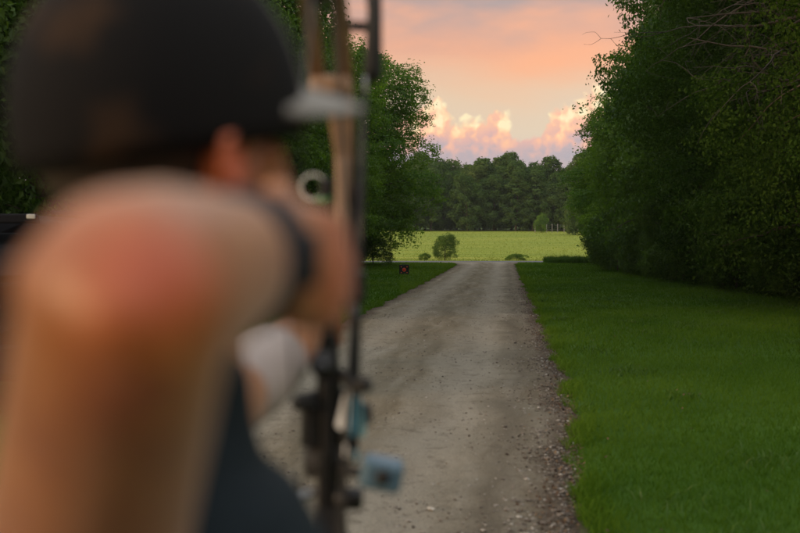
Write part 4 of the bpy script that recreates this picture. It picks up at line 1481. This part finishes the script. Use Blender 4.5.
# ------------------------------------------------------------------ sky and light
SUN_AZ, SUN_EL = math.radians(246), math.radians(10)     # azimuth clockwise from +Y
w = bpy.data.worlds.new('World')
sc.world = w
w.use_nodes = True
nt = w.node_tree
for n_ in list(nt.nodes):
    nt.nodes.remove(n_)
wo = N(nt, 'ShaderNodeOutputWorld')
sky = N(nt, 'ShaderNodeTexSky')
sky.sky_type = 'NISHITA'
sky.sun_disc = False
sky.sun_elevation = SUN_EL
sky.sun_rotation = SUN_AZ
tc = N(nt, 'ShaderNodeTexCoord')
sep = N(nt, 'ShaderNodeSeparateXYZ')
L(nt, tc.outputs['Generated'], sep.inputs[0])
X_, Y_, Z_ = sep.outputs
az = math_n(nt, 'ARCTAN2', X_, Y_)
hyp = math_n(nt, 'SQRT', math_n(nt, 'ADD', math_n(nt, 'MULTIPLY', X_, X_), math_n(nt, 'MULTIPLY', Y_, Y_)))
el = math_n(nt, 'ARCTAN2', Z_, hyp)
cmb = N(nt, 'ShaderNodeCombineXYZ')
L(nt, az, cmb.inputs[0])
L(nt, el, cmb.inputs[1])
ae = cmb.outputs[0]


def mapped(scale, loc=(0, 0, 0)):
    mp = N(nt, 'ShaderNodeMapping')
    mp.inputs['Scale'].default_value = scale
    mp.inputs['Location'].default_value = loc
    L(nt, ae, mp.inputs[0])
    return mp.outputs[0]


# sheet of high cloud, by elevation, with soft streaks
n_sheet = noise(nt, 1.0, 5, 0.55, mapped((5, 17, 1), (3.1, 0.4, 0)), dist=0.5)
n_soft = noise(nt, 1.0, 3, 0.5, mapped((9, 24, 1), (1.3, 5.4, 0)))
el2 = math_n(nt, 'ADD', el, math_n(nt, 'MULTIPLY', math_n(nt, 'SUBTRACT', n_sheet, 0.5), 0.05))
e01 = math_n(nt, 'DIVIDE', el2, 1.5708, clamp=True)
D = lambda deg: deg / 90.0
grad = ramp(nt, e01, [(D(0), (0.42, 0.34, 0.40)), (D(3.6), (0.56, 0.40, 0.42)), (D(5.6), (0.70, 0.50, 0.36)), (D(7.6), (0.74, 0.50, 0.31)), (D(8.6), (0.76, 0.42, 0.24)),
                      (D(9.6), (0.76, 0.31, 0.16)), (D(10.9), (0.58, 0.29, 0.20)), (D(12.0), (0.42, 0.26, 0.22)), (D(15), (0.48, 0.31, 0.27)), (D(23), (0.94, 0.84, 0.78)), (D(38), (1.22, 1.22, 1.20)), (D(90), (1.38, 1.42, 1.44))])
glow = math_n(nt, 'MULTIPLY', ramp(nt, n_soft, [(0.42, 0.0), (0.66, 1.0)]), ramp(nt, e01, [(D(8.4), 0.0), (D(9.6), 1.0), (D(11.4), 0.9), (D(15), 0.0)]))
grad = mixc(nt, math_n(nt, 'MULTIPLY', glow, 0.8), grad, (0.98, 0.37, 0.14))

pz = math_n(nt, 'DIVIDE', math_n(nt, 'SUBTRACT', az, 0.128), 0.085)
pe = math_n(nt, 'DIVIDE', math_n(nt, 'SUBTRACT', el2, 0.156), 0.026)
pd = math_n(nt, 'ADD', math_n(nt, 'MULTIPLY', pz, pz), math_n(nt, 'MULTIPLY', pe, pe))
pg = math_n(nt, 'MULTIPLY', math_n(nt, 'POWER', 2.718, math_n(nt, 'MULTIPLY', pd, -1.0)), math_n(nt, 'ADD', 0.40, math_n(nt, 'MULTIPLY', n_soft, 0.85)), clamp=True)
grad = mixc(nt, pg, grad, (1.0, 0.355, 0.115))
# heaped clouds low in the sky
prof = [(-0.30, 0.085), (-0.1, 0.098), (0.0, 0.110), (0.022, 0.120), (0.036, 0.122), (0.052, 0.101), (0.066, 0.108), (0.082, 0.116), (0.094, 0.108), (0.104, 0.094), (0.118, 0.094), (0.130, 0.105), (0.142, 0.112), (0.155, 0.124), (0.18, 0.128), (0.25, 0.10), (0.5, 0.09)]
azn = math_n(nt, 'DIVIDE', math_n(nt, 'ADD', az, 0.5), 1.0, clamp=True)
top = ramp(nt, azn, [(p_ + 0.5, v_ * 5) for p_, v_ in prof], 'EASE')
top = math_n(nt, 'DIVIDE', top, 5.0)
warp = noise(nt, 1.0, 3, 0.5, mapped((60, 60, 1)), 'Color')
vm = N(nt, 'ShaderNodeVectorMath', operation='SUBTRACT')
L(nt, warp, vm.inputs[0])
vm.inputs[1].default_value = (0.5, 0.5, 0.5)
vs = N(nt, 'ShaderNodeVectorMath', operation='SCALE')
L(nt, vm.outputs[0], vs.inputs[0])
vs.inputs['Scale'].default_value = 0.010
va = N(nt, 'ShaderNodeVectorMath', operation='ADD')
L(nt, ae, va.inputs[0])
L(nt, vs.outputs[0], va.inputs[1])


def billow(off):
    """rounded heaps, 0..1, sampled with an offset towards the light"""
    tot = None
    for sc_, wt in ((40, 0.62), (95, 0.28), (220, 0.10)):
        mp = N(nt, 'ShaderNodeMapping')
        mp.inputs['Location'].default_value = (off[0], off[1], 0)
        L(nt, va.outputs[0], mp.inputs[0])
        v = N(nt, 'ShaderNodeTexVoronoi', i_Scale=float(sc_))
        v.voronoi_dimensions = '2D'
        v.feature = 'SMOOTH_F1'
        v.inputs['Smoothness'].default_value = 0.35
        L(nt, mp.outputs[0], v.inputs['Vector'])
        t = math_n(nt, 'MULTIPLY', math_n(nt, 'SUBTRACT', 1.0, v.outputs['Distance']), wt)
        tot = t if tot is None else math_n(nt, 'ADD', tot, t)
    return tot


b0_, b1_ = billow((0, 0)), billow((0.0045, -0.0055))
hgt_ = math_n(nt, 'ADD', math_n(nt, 'SUBTRACT', top, el), math_n(nt, 'MULTIPLY', math_n(nt, 'SUBTRACT', b0_, 0.60), 0.040))
mask = ramp(nt, math_n(nt, 'ADD', math_n(nt, 'MULTIPLY', hgt_, 40), 0.3), [(0.12, 0.0), (0.5, 1.0)], 'EASE')
lit = math_n(nt, 'ADD', math_n(nt, 'MULTIPLY', math_n(nt, 'SUBTRACT', b0_, b1_), 2.8), 0.55)
lit = math_n(nt, 'MAXIMUM', lit, 0.30)
crest = ramp(nt, math_n(nt, 'DIVIDE', hgt_, 0.055), [(0.0, 0.52), (0.4, 0.34), (0.75, 0.05), (1.0, 0.0)])
low = ramp(nt, math_n(nt, 'DIVIDE', el, 0.125), [(0.58, 0.0), (0.82, 1.0)])
tone = math_n(nt, 'ADD', math_n(nt, 'MULTIPLY', lit, 0.62), math_n(nt, 'MULTIPLY', crest, 0.75), clamp=True)
tone = math_n(nt, 'MULTIPLY', tone, math_n(nt, 'ADD', math_n(nt, 'MULTIPLY', low, 0.76), 0.24))
ccol = ramp(nt, tone, [(0.0, (0.30, 0.25, 0.36)), (0.18, (0.44, 0.28, 0.35)), (0.36, (0.74, 0.33, 0.29)), (0.56, (0.95, 0.42, 0.24)), (0.76, (1.0, 0.60, 0.30)), (0.95, (1.0, 0.78, 0.44))])
col = mixc(nt, math_n(nt, 'MULTIPLY', mask, ramp(nt, math_n(nt, 'DIVIDE', el, 0.1), [(0.3, 0.35), (0.7, 1.0)])), grad, ccol)

bg1 = N(nt, 'ShaderNodeBackground', i_Strength=0.05)
L(nt, sky.outputs[0], bg1.inputs[0])
bg2 = N(nt, 'ShaderNodeBackground', i_Strength=0.90)
L(nt, col, bg2.inputs[0])
ad = N(nt, 'ShaderNodeAddShader')
L(nt, bg1.outputs[0], ad.inputs[0])
L(nt, bg2.outputs[0], ad.inputs[1])
L(nt, ad.outputs[0], wo.inputs[0])

ld = bpy.data.lights.new('sun', 'SUN')
ld.energy = 1.7
ld.angle = math.radians(10)
ld.color = (1.0, 0.66, 0.38)
lo = bpy.data.objects.new('sun', ld)
COL.objects.link(lo)
sd = Vector((math.sin(SUN_AZ) * math.cos(SUN_EL), math.cos(SUN_AZ) * math.cos(SUN_EL), math.sin(SUN_EL)))
lo.rotation_euler = (-sd).to_track_quat('-Z', 'Y').to_euler()
lo.location = (-20, -20, 20)

hz_ = MB().box((0, 120, 14.0), (260, 240, 17.0)).build('haze', 'foam', None, smooth=False)
hm, hnt, hout = mat('thin_evening_haze')
pv = N(hnt, 'ShaderNodeVolumePrincipled')
pv.inputs['Color'].default_value = (0.80, 0.88, 0.84, 1)
pv.inputs['Density'].default_value = 0.00013
pv.inputs['Anisotropy'].default_value = 0.0
L(hnt, pv.outputs[0], hout.inputs['Volume'])
hz_.data.materials.clear()
hz_.data.materials.append(hm)
tag(hz_, 'thin evening haze over the lawn and meadow', kind='stuff')

# ------------------------------------------------------------------ camera
cd = bpy.data.cameras.new('camera')
cam = bpy.data.objects.new('camera', cd)
COL.objects.link(cam)
cd.sensor_width = 36
cd.lens = 50
cam.location = (0, 0, EYE)
cam.rotation_euler = (PI / 2 - math.atan((266.5 - HOR) / FPX), 0, 0)
cd.clip_start = 0.02
cd.clip_end = 6000
cd.dof.use_dof = True
cd.dof.focus_distance = 48
cd.dof.aperture_fstop = 2.8
sc.camera = cam

sc.render.engine = 'CYCLES'
cy_ = sc.cycles
cy_.use_denoising = True
cy_.denoiser = 'OPENIMAGEDENOISE'
cy_.denoising_input_passes = 'RGB_ALBEDO_NORMAL'
cy_.max_bounces = 6
cy_.diffuse_bounces = 3
cy_.glossy_bounces = 2
cy_.transmission_bounces = 3
cy_.transparent_max_bounces = 4
cy_.caustics_reflective = False
cy_.caustics_refractive = False
vs_ = sc.view_settings
vs_.view_transform = 'Standard'
vs_.look = 'None'
vs_.exposure = 0
vs_.gamma = 1
vs_.use_curve_mapping = False
